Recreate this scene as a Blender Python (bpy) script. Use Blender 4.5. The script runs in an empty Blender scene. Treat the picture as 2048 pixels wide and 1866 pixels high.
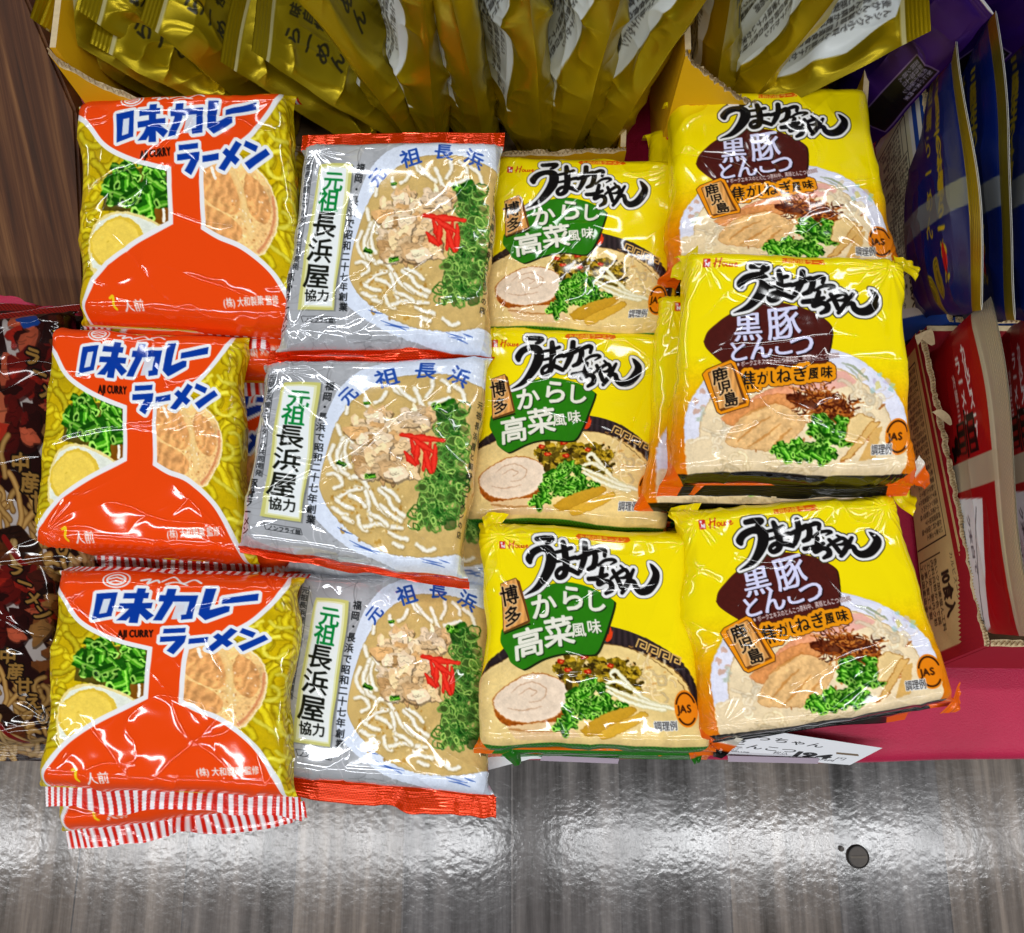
import bpy, bmesh, math, random
import numpy as np
from mathutils import Vector, Matrix
PI = math.pi; R = math.radians
sc = bpy.context.scene
# ------------------------------------------------------------------ camera
CAM_H = 0.62; PITCH = R(76.0); FPX = 1704.0        # metres above the table cloth; pitch below the horizon; focal length in photo pixels
cam = bpy.data.cameras.new('camera'); camo = bpy.data.objects.new('camera', cam); sc.collection.objects.link(camo)
cam.sensor_width = 36; cam.lens = FPX/2048*36; cam.clip_start = .01; cam.clip_end = 50
camo.location = (0, 0, CAM_H); camo.rotation_euler = (PI/2-PITCH, 0, 0); sc.camera = camo
# ------------------------------------------------------------------ room light: dim ambient + ceiling tube lamps
w = bpy.data.worlds.new('World'); sc.world = w; w.use_nodes = True
w.node_tree.nodes['Background'].inputs[0].default_value = (.95, .97, 1, 1); w.node_tree.nodes['Background'].inputs[1].default_value = .052
def tube(x, y, z, lx, ly, power):
    l = bpy.data.lights.new('ceiling_lamp', 'AREA'); l.shape = 'RECTANGLE'; l.size = lx; l.size_y = ly; l.energy = power; l.color = (.97, .985, 1)
    o = bpy.data.objects.new('ceiling_lamp', l); o.location = (x, y, z); sc.collection.objects.link(o)
CEIL = 1.9
for x in (-2.9, -.95, 1.1, 3.1):
    tube(x, -.68, CEIL, 1.8, .085, 16.5)
    tube(x, 1.15, CEIL, 1.8, .085, 11.5)
    tube(x, -2.5, CEIL, 1.8, .085, 16.5)
vs = sc.view_settings; vs.view_transform = 'Standard'; vs.look = 'None'; vs.exposure = 0; vs.gamma = 1; vs.use_curve_mapping = False
# ------------------------------------------------------------------ 2D print painter (numpy -> vertex colours of the film)
def lin(c):
    c = np.clip(np.asarray(c, dtype=np.float64), 0, 1)
    return np.where(c <= .04045, c/12.92, ((c+.055)/1.055)**2.4)

def noise2(x, y, seed=0):
    """smooth value noise in about -1..1"""
    r = np.random.RandomState(seed); n = 64
    g = r.uniform(-1, 1, (n, n))
    xi = np.floor(x).astype(int); yi = np.floor(y).astype(int)
    fx = x-xi; fy = y-yi
    fx = fx*fx*fx*(fx*(fx*6-15)+10); fy = fy*fy*fy*(fy*(fy*6-15)+10)
    a = g[yi % n, xi % n]; b = g[yi % n, (xi+1) % n]; c = g[(yi+1) % n, xi % n]; d = g[(yi+1) % n, (xi+1) % n]
    return (a*(1-fx)+b*fx)*(1-fy)+(c*(1-fx)+d*fx)*fy

def fbm(x, y, seed=0, o=3):
    s = 0; a = 1; t = 0
    for i in range(o):
        s = s+a*noise2(x*2**i+i*7.3, y*2**i+i*3.1, seed+i); t += a; a *= .5
    return s/t

def homog(src, dst):
    A = []; b = []
    for (x, y), (u, v) in zip(src, dst):
        A += [[x, y, 1, 0, 0, 0, -u*x, -u*y], [0, 0, 0, x, y, 1, -v*x, -v*y]]; b += [u, v]
    return np.append(np.linalg.solve(np.array(A, float), np.array(b, float)), 1).reshape(3, 3)

def catmull(pts, n=8):
    P = np.asarray(pts, float)
    if len(P) < 3: return np.array([P[0]+(P[-1]-P[0])*t for t in np.linspace(0, 1, n)])
    Q = np.vstack([2*P[0]-P[1], P, 2*P[-1]-P[-2]]); out = []
    for i in range(1, len(Q)-2):
        p0, p1, p2, p3 = Q[i-1], Q[i], Q[i+1], Q[i+2]
        for t in np.arange(n)/n:
            out.append(.5*(2*p1+(p2-p0)*t+(2*p0-5*p1+4*p2-p3)*t*t+(3*p1-p0-3*p2+p3)*t**3))
    out.append(Q[-2]); return np.array(out)

def blob(cx, cy, rx, ry, wob=.1, n=28, seed=0, ang=0):
    r = np.random.RandomState(seed); ph = r.uniform(0, 6.28, 4); am = r.uniform(.3, 1, 4)
    t = np.linspace(0, 2*PI, n, endpoint=False)
    k = 1+wob*sum(am[i]*np.sin((i+2)*t+ph[i]) for i in range(4))/2
    x = rx*k*np.cos(t); y = ry*k*np.sin(t); c, s = math.cos(ang), math.sin(ang)
    return np.stack([cx+x*c-y*s, cy+x*s+y*c], 1)

_G = {}
_cu = bpy.data.curves.new('glyph_source', 'FONT'); _cu.resolution_u = 3; _cu.fill_mode = 'NONE'
_ob = bpy.data.objects.new('glyph_source', _cu)
bpy.context.scene.collection.objects.link(_ob)
def glyph(ch):
    if ch in _G: return _G[ch]
    _cu.body = ch; dg = bpy.context.evaluated_depsgraph_get(); dg.update()
    ev = _ob.evaluated_get(dg); m = ev.to_mesh()
    if m is None: _G[ch] = (np.zeros((0, 2, 2)), .3); return _G[ch]
    co = np.array([v.co[:2] for v in m.vertices]); E = [tuple(e.vertices) for e in m.edges]
    if E: seg = co[np.array(E)]
    else: seg = np.zeros((0, 2, 2))
    ev.to_mesh_clear()
    adv = 1.0 if ord(ch) > 0x2000 else ((co[:, 0].max()+.09) if len(co) else .3)
    _G[ch] = (seg, adv); return _G[ch]

def dil(m, r):
    """grey dilation by about r pixels (octagon)"""
    n = int(round(r))
    for i in range(n):
        a = m.copy()
        if i % 2 == 0:
            a[1:] = np.maximum(a[1:], m[:-1]); a[:-1] = np.maximum(a[:-1], m[1:])
            a[:, 1:] = np.maximum(a[:, 1:], m[:, :-1]); a[:, :-1] = np.maximum(a[:, :-1], m[:, 1:])
        else:
            t = m.copy(); t[1:] = np.maximum(t[1:], m[:-1]); t[:-1] = np.maximum(t[:-1], m[1:])
            a = t.copy(); a[:, 1:] = np.maximum(a[:, 1:], t[:, :-1]); a[:, :-1] = np.maximum(a[:, :-1], t[:, 1:])
        m = a
    return m

class Art:
    """flat artwork in sRGB; drawn in 'trace' units mapped by a homography to the film"""
    def __init__(s, W, H, base, metal=0., quad=None, face=None):
        s.W, s.H = W, H
        s.C = np.ones((H, W, 3))*np.array(base); s.M = np.ones((H, W))*metal
        s.setmap(quad, face); s.rs = np.random.RandomState(5)
    def setmap(s, quad, face):
        if quad is None: quad = [(0, 0), (1, 0), (1, 1), (0, 1)]
        u0, v0, u1, v1 = face or (0, 0, 1, 1)
        s.h = homog(quad, [(u0*s.W, v0*s.H), (u1*s.W, v0*s.H), (u1*s.W, v1*s.H), (u0*s.W, v1*s.H)])
        q = np.asarray(quad, float)
        s.k = ((u1-u0)*s.W/np.linalg.norm(q[1]-q[0])+(v1-v0)*s.H/np.linalg.norm(q[3]-q[0]))/2
    def T(s, P):
        P = np.asarray(P, float); sh = P.shape; P = P.reshape(-1, 2)
        q = np.c_[P, np.ones(len(P))]@s.h.T
        return (q[:, :2]/q[:, 2:]).reshape(sh)
    def box(s, P, pad=2):
        x0, y0 = np.floor(P.reshape(-1, 2).min(0)-pad).astype(int); x1, y1 = np.ceil(P.reshape(-1, 2).max(0)+pad).astype(int)
        return max(0, x0), max(0, y0), min(s.W, x1), min(s.H, y1)
    def cover(s, seg, b):
        """signed-area coverage of directed edges inside box b"""
        x0, y0, x1, y1 = b; w, h = x1-x0, y1-y0
        if w <= 0 or h <= 0: return None
        S = 3
        a = seg[:, 0]-[x0, y0]; c = seg[:, 1]-[x0, y0]
        ya, yc = a[:, 1]*S-.5, c[:, 1]*S-.5
        k0 = np.ceil(np.minimum(ya, yc)).astype(int); k1 = np.ceil(np.maximum(ya, yc)).astype(int)
        k0 = np.clip(k0, 0, h*S); k1 = np.clip(k1, 0, h*S); n = k1-k0
        A = np.zeros(h*(w+2)); ok = n > 0
        if ok.any():
            i = np.repeat(np.nonzero(ok)[0], n[ok]); off = np.arange(len(i))-np.repeat(np.cumsum(n[ok])-n[ok], n[ok])
            k = k0[i]+off; t = (k-ya[i])/(yc[i]-ya[i]); x = np.clip(a[i, 0]+t*(c[i, 0]-a[i, 0]), 0, w)
            d = np.where(yc[i] > ya[i], 1., -1.)/S; xi = np.floor(x).astype(int); f = x-xi; r = k//S
            np.add.at(A, r*(w+2)+xi, d*(1-f)); np.add.at(A, r*(w+2)+xi+1, d*f)
        return np.clip(np.abs(np.cumsum(A.reshape(h, w+2), 1)[:, :w]), 0, 1)
    def put(s, m, b, col, al=1., metal=None):
        if m is None: return
        x0, y0, x1, y1 = b; a = (m*al)[..., None]; v = s.C[y0:y1, x0:x1]
        v += (np.asarray(col)-v)*a
        if metal is not None: w = s.M[y0:y1, x0:x1]; w += (metal-w)*a[..., 0]
    def segs(s, P):
        P = s.T(P); return np.stack([P, np.roll(P, -1, 0)], 1)
    def fill(s, P, col, al=1., metal=None, out=(), grow=0):
        """filled polygon; out = [(radius in trace units, colour)...] drawn under it, widest first"""
        sg = s.segs(P); pad = 3+max([o[0] for o in out]+[grow])*s.k*1.3
        b = s.box(sg, pad); m = s.cover(sg, b)
        if m is None: return
        for r, oc in out: s.put(dil(m, r*s.k), b, oc, 1, metal)
        if grow: m = dil(m, grow*s.k)
        s.put(m, b, col, al, metal)
        return m, b
    def mask_strokes(s, strokes, pad):
        """strokes: list of (points, widths) trace units -> union mask + box"""
        L = []
        for P, w in strokes:
            Q = s.T(P); w = np.interp(np.linspace(0, 1, len(Q)), np.linspace(0, 1, len(np.atleast_1d(w))), np.atleast_1d(w))*s.k/2
            L.append((Q, w))
        b = s.box(np.vstack([q for q, _ in L]), pad+max(w.max() for _, w in L))
        x0, y0, x1, y1 = b
        if x1 <= x0 or y1 <= y0: return None, b
        m = np.zeros((y1-y0, x1-x0)); dn = np.full(m.shape, 9.)
        for Q, w in L:
            for i in range(len(Q)-1):
                p, q = Q[i], Q[i+1]; R = max(w[i], w[i+1])+2
                ax0 = max(x0, int(min(p[0], q[0])-R)); ax1 = min(x1, int(max(p[0], q[0])+R)+2)
                ay0 = max(y0, int(min(p[1], q[1])-R)); ay1 = min(y1, int(max(p[1], q[1])+R)+2)
                if ax1 <= ax0 or ay1 <= ay0: continue
                X, Y = np.meshgrid(np.arange(ax0, ax1)+.5, np.arange(ay0, ay1)+.5)
                d = q-p; t = np.clip(((X-p[0])*d[0]+(Y-p[1])*d[1])/max(d@d, 1e-6), 0, 1)
                D = np.hypot(X-p[0]-t*d[0], Y-p[1]-t*d[1]); W = w[i]+t*(w[i+1]-w[i])
                v = m[ay0-y0:ay1-y0, ax0-x0:ax1-x0]; np.maximum(v, np.clip(W-D+.5, 0, 1), out=v)
                v = dn[ay0-y0:ay1-y0, ax0-x0:ax1-x0]; np.minimum(v, D/np.maximum(W, .3), out=v)
        return (m, dn), b
    def stroke(s, P, w, col, edge=None, al=1., out=(), smooth=True, metal=None):
        s.strokes([(catmull(P) if smooth else np.asarray(P, float), w)], col, edge, al, out, metal)
    def strokes(s, L, col, edge=None, al=1., out=(), metal=None):
        r, b = s.mask_strokes(L, 3+max([o[0] for o in out]+[0])*s.k*1.3)
        if r is None: return
        m, dn = r
        for rad, oc in out: s.put(dil(m, rad*s.k), b, oc, 1, metal)
        if edge is not None:
            t = np.clip(dn, 0, 1)[..., None]**2; col = np.asarray(col)*(1-t)+np.asarray(edge)*t
        s.put(m, b, col, al, metal)
    def text(s, st, x, y, size, col, ang=0., sx=1., shear=0., bold=0., out=(), vert=False, step=1., nib=None, al=1., metal=None, mid=False):
        """string with its first glyph's lower-left (or centre of first glyph if mid) at x,y ; y down"""
        c, sn = math.cos(math.radians(ang)), math.sin(math.radians(ang)); S = []; px = 0.
        for ch in st:
            g, adv = glyph(ch)
            if len(g):
                q = g.copy()
                if mid or vert: q = q-[.5*adv, .38]
                gx = (q[..., 0]+shear*q[..., 1])*sx*size+(0 if vert else px*size*sx*step); gy = -q[..., 1]*size+(px*size*step if vert else 0)
                S.append(np.stack([x+gx*c-gy*sn, y+gx*sn+gy*c], -1))
            px += adv
        if not S: return
        sg = s.T(np.concatenate(S)); pad = 3+(max([o[0] for o in out]+[0])+bold)*s.k*1.3+(nib[0]*s.k if nib else 0)
        b = s.box(sg, pad); m = s.cover(sg, b)
        if m is None: return
        if bold: 
            n = bold*s.k; fr = n-int(n); a = dil(m, int(n)); m = a if fr < .05 else a*(1-fr)+dil(a, 1)*fr
        if nib:   # broad-nib brush: smear along a slanted line
            n = max(1, int(nib[0]*s.k)); dx, dy = math.cos(nib[1]), math.sin(nib[1]); a = m.copy()
            for i in range(-n, n+1):
                ox, oy = int(round(dx*i*.5)), int(round(dy*i*.5)); a = np.maximum(a, np.roll(np.roll(m, ox, 1), oy, 0))
            m = a
        for r, oc in out: s.put(dil(m, r*s.k), b, oc, 1, metal)
        s.put(m, b, col, al, metal)
    def grad(s, fn, reg=None):
        """fn(X,Y trace-ish film 0..1 coords, C)->C over the whole film"""
        X, Y = np.meshgrid((np.arange(s.W)+.5)/s.W, (np.arange(s.H)+.5)/s.H); s.C = fn(X, Y, s.C)
    def region(s, P, fn, soft=0):
        """recolour inside polygon: fn(x,y in trace scale*0.01, C)->C"""
        sg = s.segs(P); b = s.box(sg, 3); m = s.cover(sg, b)
        if m is None: return
        x0, y0, x1, y1 = b; X, Y = np.meshgrid(np.arange(x0, x1)/s.k*.01, np.arange(y0, y1)/s.k*.01)
        s.put(m, b, fn(X, Y, s.C[y0:y1, x0:x1].copy()))
    def speck(s, P, n, cols, r0, r1, seed=0, al=.8, asp=1.):
        """random flecks in polygon bounding ellipse P=(cx,cy,rx,ry)"""
        rs = np.random.RandomState(seed); cx, cy, rx, ry = P
        for i in range(n):
            a = rs.uniform(0, 6.28); q = math.sqrt(rs.uniform(0, 1)); r = rs.uniform(r0, r1)
            s.fill(blob(cx+rx*q*math.cos(a), cy+ry*q*math.sin(a), r*asp, r, .5, 9, rs.randint(1 << 30), rs.uniform(0, 3.1)), cols[rs.randint(len(cols))], al)
    # --- food
    def noodles(s, P, n, w, col, edge, seed=0, L=300, curl=1.2, al=1., ang0=None):
        rs = np.random.RandomState(seed); cx, cy, rx, ry = P
        for i in range(n):
            a = rs.uniform(0, 6.28); q = math.sqrt(rs.uniform(0, 1)); x, y = cx+rx*q*math.cos(a), cy+ry*q*math.sin(a)
            t = rs.uniform(0, 6.28) if ang0 is None else ang0+rs.normal()*.5; k = rs.uniform(-1, 1)*curl; pts = []
            ll = L*rs.uniform(.5, 1.2)
            for j in range(10):
                pts.append((x, y)); x += math.cos(t)*ll/10; y += math.sin(t)*ll/10; t += k*.45+rs.normal()*.12
                if rs.rand() < .12: k = -k
            f = rs.uniform(.86, 1.06)
            s.stroke(pts, w, np.clip(np.array(col)*f, 0, 1), np.clip(np.array(edge)*f, 0, 1), al)
    def onions(s, P, n, r, seed=0, kind='tube', sat=1.):
        """chopped green onion: short tubes with pale open ends"""
        rs = np.random.RandomState(seed); cx, cy, rx, ry = P; L = []
        for i in range(n):
            a = rs.uniform(0, 6.28); q = math.sqrt(rs.uniform(0, 1)); L.append((cy+ry*q*math.sin(a), cx+rx*q*math.cos(a)))
        L.sort()
        for y, x in L:
            R = r*rs.uniform(.75, 1.2); t = rs.uniform(0, 6.28); g = rs.uniform(.75, 1.15)
            d = np.array([math.cos(t), math.sin(t)*.8+.25])*R*rs.uniform(.7, 1.5); e = np.array([-d[1], d[0]])/max(np.hypot(*d), 1)*R*.62
            c = np.array([x, y]); dk = np.array([.10, .36, .04])*g; mdl = np.array([.30, .64, .10])*g; hi = np.array([.62, .86, .32])*g
            s.fill([c-d-e*1.1, c+d-e*1.1, c+d+e*1.1, c-d+e*1.1], dk)
            s.fill([c-d-e*.85, c+d-e*.85, c+d+e*.3, c-d+e*.3], mdl)
            s.fill([c-d-e*.6, c+d-e*.6, c+d-e*.25, c-d-e*.25], hi, .8)
            th = math.atan2(e[1], e[0]); en = np.hypot(*e)
            s.fill(blob(*(c+d), en*1.05, en*.72, .06, 14, 1, th), hi); s.fill(blob(*(c+d), en*.62, en*.36, .06, 12, 2, th), dk*.8)
    def rings(s, P, n, r, w, seed=0):
        """thin sliced onion rings"""
        rs = np.random.RandomState(seed); cx, cy, rx, ry = P
        for i in range(n):
            a = rs.uniform(0, 6.28); q = math.sqrt(rs.uniform(0, 1)); R = r*rs.uniform(.6, 1.25)
            b = blob(cx+rx*q*math.cos(a), cy+ry*q*math.sin(a), R, R*rs.uniform(.45, .95), .12, 16, rs.randint(1 << 30), rs.uniform(0, 3.1))
            g = rs.uniform(0, 1); c = np.array([.10, .36, .09])*(1-g)+np.array([.62, .76, .34])*g
            if rs.rand() < .35: s.fill(b, c*.55, .6)
            s.strokes([(np.vstack([b, b[:1]]), w*rs.uniform(.7, 1.4))], np.clip(c*1.25, 0, 1), c*.6)
    def meat(s, P, n, r, cols, seed=0):
        """crumpled meat pieces: facets with light rims and dark gaps"""
        rs = np.random.RandomState(seed); cx, cy, rx, ry = P; L = []
        for i in range(n):
            a = rs.uniform(0, 6.28); q = math.sqrt(rs.uniform(0, 1)); L.append((cy+ry*q*math.sin(a), cx+rx*q*math.cos(a)))
        for y, x in sorted(L):
            R = r*rs.uniform(.5, 1.25); sd = rs.randint(1 << 30); an = rs.uniform(0, 3.1); c = np.array(cols[rs.randint(len(cols))])*rs.uniform(.85, 1.1); fy = rs.uniform(.4, .8)
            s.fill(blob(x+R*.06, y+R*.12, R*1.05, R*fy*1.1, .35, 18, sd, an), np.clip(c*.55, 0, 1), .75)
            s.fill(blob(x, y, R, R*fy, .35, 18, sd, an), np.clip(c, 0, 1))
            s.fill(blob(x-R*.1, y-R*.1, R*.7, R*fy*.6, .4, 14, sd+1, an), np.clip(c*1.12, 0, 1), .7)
            for j in range(3):
                o = rs.uniform(-.5, .5, 2)*R
                s.stroke([(x+o[0]-R*.3, y+o[1]), (x+o[0], y+o[1]-R*.1*rs.normal()), (x+o[0]+R*.3, y+o[1]+R*.1*rs.normal())], R*.06, np.clip(c*.7, 0, 1), al=.8)
    def photo(s, seed=1, warp=1.7, grain=.035, keep=None):
        """printed food photograph: irregular edges, soft focus and fine tonal grain"""
        Y, X = np.mgrid[0:s.H, 0:s.W].astype(float)
        xs = np.clip(X+warp*(noise2(X/9, Y/9, seed)+.6*noise2(X/4, Y/4, seed+3)), 0, s.W-1.01); ys = np.clip(Y+warp*(noise2(X/9, Y/9, seed+1)+.6*noise2(X/4, Y/4, seed+4)), 0, s.H-1.01)
        xi, yi = xs.astype(int), ys.astype(int); fx, fy = (xs-xi)[..., None], (ys-yi)[..., None]; C = s.C
        C = (C[yi, xi]*(1-fx)+C[yi, xi+1]*fx)*(1-fy)+(C[yi+1, xi]*(1-fx)+C[yi+1, xi+1]*fx)*fy
        D = C.copy()
        for ax in (0, 1): D = (np.roll(D, 1, ax)+D+np.roll(D, -1, ax))/3
        L = C.mean(-1, keepdims=True); B = L.copy()
        for r in (1, 2, 4, 8):
            for ax in (0, 1): B = (np.roll(B, r, ax)+B+np.roll(B, -r, ax))/3
        C = D+.28*(L-B)                                     # local contrast
        g = grain*(noise2(X/3.1, Y/3.1, seed+7)+.8*noise2(X/7, Y/7, seed+8)+.8*noise2(X/22, Y/22, seed+9))[..., None]
        C = np.clip(C*(1+g*.8), 0, 1); s.C = C if keep is None else s.C*keep[..., None]+C*(1-keep[..., None])
    def done(s, sm=2):
        """downsample -> linear colour + metal"""
        h, w = s.H//sm, s.W//sm
        C = s.C[:h*sm, :w*sm].reshape(h, sm, w, sm, 3).mean((1, 3)); M = s.M[:h*sm, :w*sm].reshape(h, sm, w, sm).mean((1, 3))
        return np.dstack([lin(C), np.clip(M, 0, 1)])
# ------------------------------------------------------------------ printed films
MU, MV, FIN = .134, .163, .064          # side margin, end margin, seal share of the film
FACE = (MU, MV, 1-MU, 1-MV)
NU, NV = 376, 408
WHITE = (.93, .94, .95); BLACK = (.07, .06, .06)
def crimp(A, y0, y1, pitch, amt=.12):
    Y, X = np.mgrid[int(y0*A.H):int(y1*A.H), 0:A.W]
    k = 1+amt*np.sin(X/A.W*2*PI*pitch)*np.sin(Y/A.H*2*PI*pitch*.9)
    A.C[int(y0*A.H):int(y1*A.H)] = np.clip(A.C[int(y0*A.H):int(y1*A.H)]*k[..., None], 0, 1)

def print_orange():
    A = Art(NU*2, NV*2, (.80, .68, .02), 0, [(230, 180), (1480, 230), (1420, 1480), (150, 1400)], FACE)
    OR = (.93, .28, .045); BL = (.02, .22, .62)
    A.grad(lambda X, Y, C: C*(1+.16*fbm(X*7, Y*7, 3)[..., None]))
    A.noodles((250, 900, 330, 900), 60, 52, (.90, .82, .10), (.62, .50, .0), 1, 420, 1.1)
    A.noodles((1480, 800, 330, 900), 70, 52, (.90, .82, .10), (.62, .50, .0), 2, 420, 1.1)
    A.noodles((1480, 800, 330, 900), 20, 30, (.97, .93, .35), (.80, .72, .06), 4, 300, 1.1, .8)
    # soup, onion, egg on the left
    A.fill([(330, 600), (735, 600), (720, 960), (600, 940), (400, 860), (270, 830), (280, 680)], (.30, .26, .10), .85)
    A.fill([(560, 830), (725, 800), (725, 980), (600, 950)], (.55, .33, .06), .9)
    A.stroke([(662, 845), (668, 890), (664, 940)], 18, (.95, .93, .85))
    A.onions((490, 690, 205, 130), 60, 46, 3); A.onions((560, 800, 130, 60), 12, 50, 7)
    A.fill(catmull([(165, 1200), (163, 1080), (185, 960), (235, 890), (320, 855), (420, 860), (540, 905), (650, 965), (700, 1010), (500, 1150), (250, 1260), (190, 1240)], 6), (.93, .85, .55))
    A.fill(catmull([(180, 1190), (178, 1080), (200, 970), (245, 905), (325, 872), (420, 876), (530, 920), (640, 975), (690, 1010), (500, 1140), (250, 1240)], 6), (.90, .92, .86))
    A.fill(blob(355, 1060, 178, 172, .05, 40, 3), (.92, .78, .26)); A.fill(blob(348, 1055, 156, 148, .04, 40, 3), (.97, .84, .34))
    A.speck((355, 1070, 140, 120), 9, [(.80, .66, .12), (.98, .90, .40)], 3, 9, 5, .6, 2)
    # roast pork on the right
    PK = catmull([(900, 600), (1100, 570), (1280, 610), (1390, 720), (1425, 860), (1400, 980), (1340, 1080), (1270, 1140), (1100, 1130), (900, 1050)], 7)
    A.fill(PK, (.96, .77, .50), out=[(10, (.97, .88, .70))])
    A.region(PK, lambda X, Y, C: np.clip(C*(1+.14*fbm(X*1.3, Y*1.3, 12)[..., None]+.08*noise2(X*9, Y*9, 5)[..., None]), 0, 1))
    for i, q in enumerate([[(930, 620), (1080, 610), (1190, 720), (1200, 860), (1110, 900), (930, 780)], [(1250, 660), (1350, 730), (1390, 860), (1340, 960), (1250, 900), (1220, 760)], [(940, 830), (1080, 900), (1170, 980), (1130, 1060), (940, 1000)]]):
        p = catmull(q+[q[0]], 6); A.fill(p, (.90, .60, .34), .65)
        A.region(p, lambda X, Y, C: np.clip(C*(1+.08*np.sin(X*9+Y*4+3*noise2(X*2, Y*2, i))[..., None]+.12*fbm(X*2.5, Y*2.5, 7+i)[..., None]), 0, 1))
    A.stroke([(1150, 640), (1200, 760), (1215, 900), (1230, 1040)], 46, (.97, .82, .55), (.95, .78, .48), .8)
    A.stroke([(1410, 800), (1400, 930), (1330, 1060), (1260, 1130)], 22, (.86, .52, .34), (.93, .75, .55), .8)
    A.speck((1250, 900, 150, 200), 60, [(1, .95, .85), (.80, .50, .25)], 2, 7, 6, .7)
    A.stroke([(1015, 620), (1030, 680)], 22, (1, .97, .93), al=.9)
    A.photo(3)
    # orange shield with white rim, stem and hill in one outline
    top = [(60, -160), (60, 130), (200, 250), (300, 400), (420, 490), (560, 555), (740, 605)]
    stl = [(735, 700), (722, 960), (640, 1000)]
    hl = [(450, 1090), (300, 1180), (200, 1270), (130, 1370), (60, 1480), (0, 1750)]
    hr = [(1560, 1750), (1440, 1480), (1380, 1350), (1300, 1235), (1150, 1110), (1010, 1050), (905, 990)]
    sr = [(908, 960), (918, 700), (930, 600)]
    tr = [(1090, 540), (1290, 430), (1400, 330), (1480, 235), (1540, 120), (1560, -160)]
    sh = np.vstack([catmull(top[1:], 6), stl[:2], catmull(stl[1:]+hl, 6)[0:], catmull(hr, 6), sr, catmull(tr, 6), [(60, -160)]])
    A.fill(sh, OR, out=[(30, (.93, .93, .94))])
    A.fill(np.array(sh), OR)
    # blue lettering, white outline first
    aji = [[(402, 243), (524, 233), (500, 396), (384, 420)], [(560, 238), (706, 232), (702, 270), (556, 276)], [(540, 308), (735, 298), (728, 338), (536, 346)],
           [(634, 204), (684, 204), (650, 440), (598, 440)], [(612, 322), (640, 345), (585, 425), (525, 425), (570, 380)], [(645, 335), (672, 325), (745, 385), (705, 420), (655, 370)],
           [(775, 248), (1000, 246), (975, 405), (905, 412), (902, 376), (935, 372), (950, 288), (770, 290)], [(815, 205), (868, 205), (850, 300), (790, 418), (738, 418), (795, 300)],
           [(1040, 202), (1108, 202), (1075, 345), (1165, 318), (1195, 322), (1190, 358), (1050, 416), (1010, 375)], [(1150, 268), (1368, 236), (1362, 284), (1146, 306)]]
    ra = [[(803, 474), (936, 466), (932, 500), (800, 508)], [(785, 530), (940, 520), (930, 570), (868, 660), (825, 632), (875, 562), (782, 570)],
          [(955, 545), (1070, 532), (1066, 572), (952, 584)], [(1200, 468), (1240, 492), (1100, 640), (1058, 622)], [(1095, 532), (1125, 505), (1215, 580), (1180, 610)],
          [(1268, 470), (1350, 505), (1330, 540), (1250, 502)], [(1400, 518), (1425, 552), (1275, 640), (1245, 600)]]
    for p in aji+ra: A.fill(p, WHITE, grow=20)
    A.fill(aji[0], WHITE, grow=4)
    for p in aji+ra: A.fill(p, BL)
    A.fill([(444, 280), (486, 276), (468, 372), (424, 380)], (.84, .87, .92)); A.fill([(858, 290), (950, 288), (935, 374), (905, 378), (906, 405), (845, 408), (870, 320)], (.84, .87, .92), .95)
    A.text('AJI CURRY', 536, 540, 70, (.10, .03, .02), -2, .58, .1, 3.4)
    A.text('(株) 大和製菓 監修', 1003, 1452, 60, WHITE, -2, .72, 0, 1.2)
    A.stroke([(268, 1395), (290, 1385), (285, 1440), (296, 1462)], 16, (.95, .80, .10)); A.text('人前', 345, 1475, 76, WHITE, -1, .9, 0, 1)
    # round emblem and script above the name
    A.strokes([(np.array([(510+76*math.cos(t), 150+52*math.sin(t)) for t in np.linspace(0, 6.3, 30)]), 9)], WHITE)
    A.strokes([(np.array([(510+52*math.cos(t), 152+32*math.sin(t)) for t in np.linspace(0, 6.3, 24)]), 12)], WHITE)
    A.strokes([(np.array([(470, 150), (510, 140), (550, 150)]), 10), (np.array([(480, 168), (510, 162), (540, 168)]), 8)], WHITE)
    A.strokes([(catmull([(650, 150), (700, 140), (690, 170), (740, 150), (760, 165)]), 14), (catmull([(775, 160), (840, 130), (900, 170), (960, 140), (1010, 165)]), 12), (catmull([(800, 180), (860, 165), (930, 182)]), 8)], WHITE)
    # candy striped seals
    H, W = A.H, A.W
    for a, b in ((0, FIN+.006), (1-FIN-.006, 1)):
        Y, X = np.mgrid[int(a*H):int(b*H), 0:W]
        m = np.clip((np.sin(X/W*2*PI*30)+.1)*6, 0, 1)[..., None]
        A.C[int(a*H):int(b*H)] = np.array((.93, .92, .93))*m+np.array((.82, .12, .05))*(1-m)
    return A

def fibres(A, n, seed):
    rs = np.random.RandomState(seed)
    for i in range(n):
        x, y = rs.uniform(-200, 1900), rs.uniform(-250, 1950); t = rs.uniform(0, 6.28); k = rs.uniform(-.3, .3); P = []
        for j in range(7):
            P.append((x, y)); x += 30*math.cos(t); y += 30*math.sin(t); t += k
        g = rs.uniform(.5, 1.0); A.stroke(P, rs.uniform(4, 9), (g, g, g*1.02), al=.7)

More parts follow.
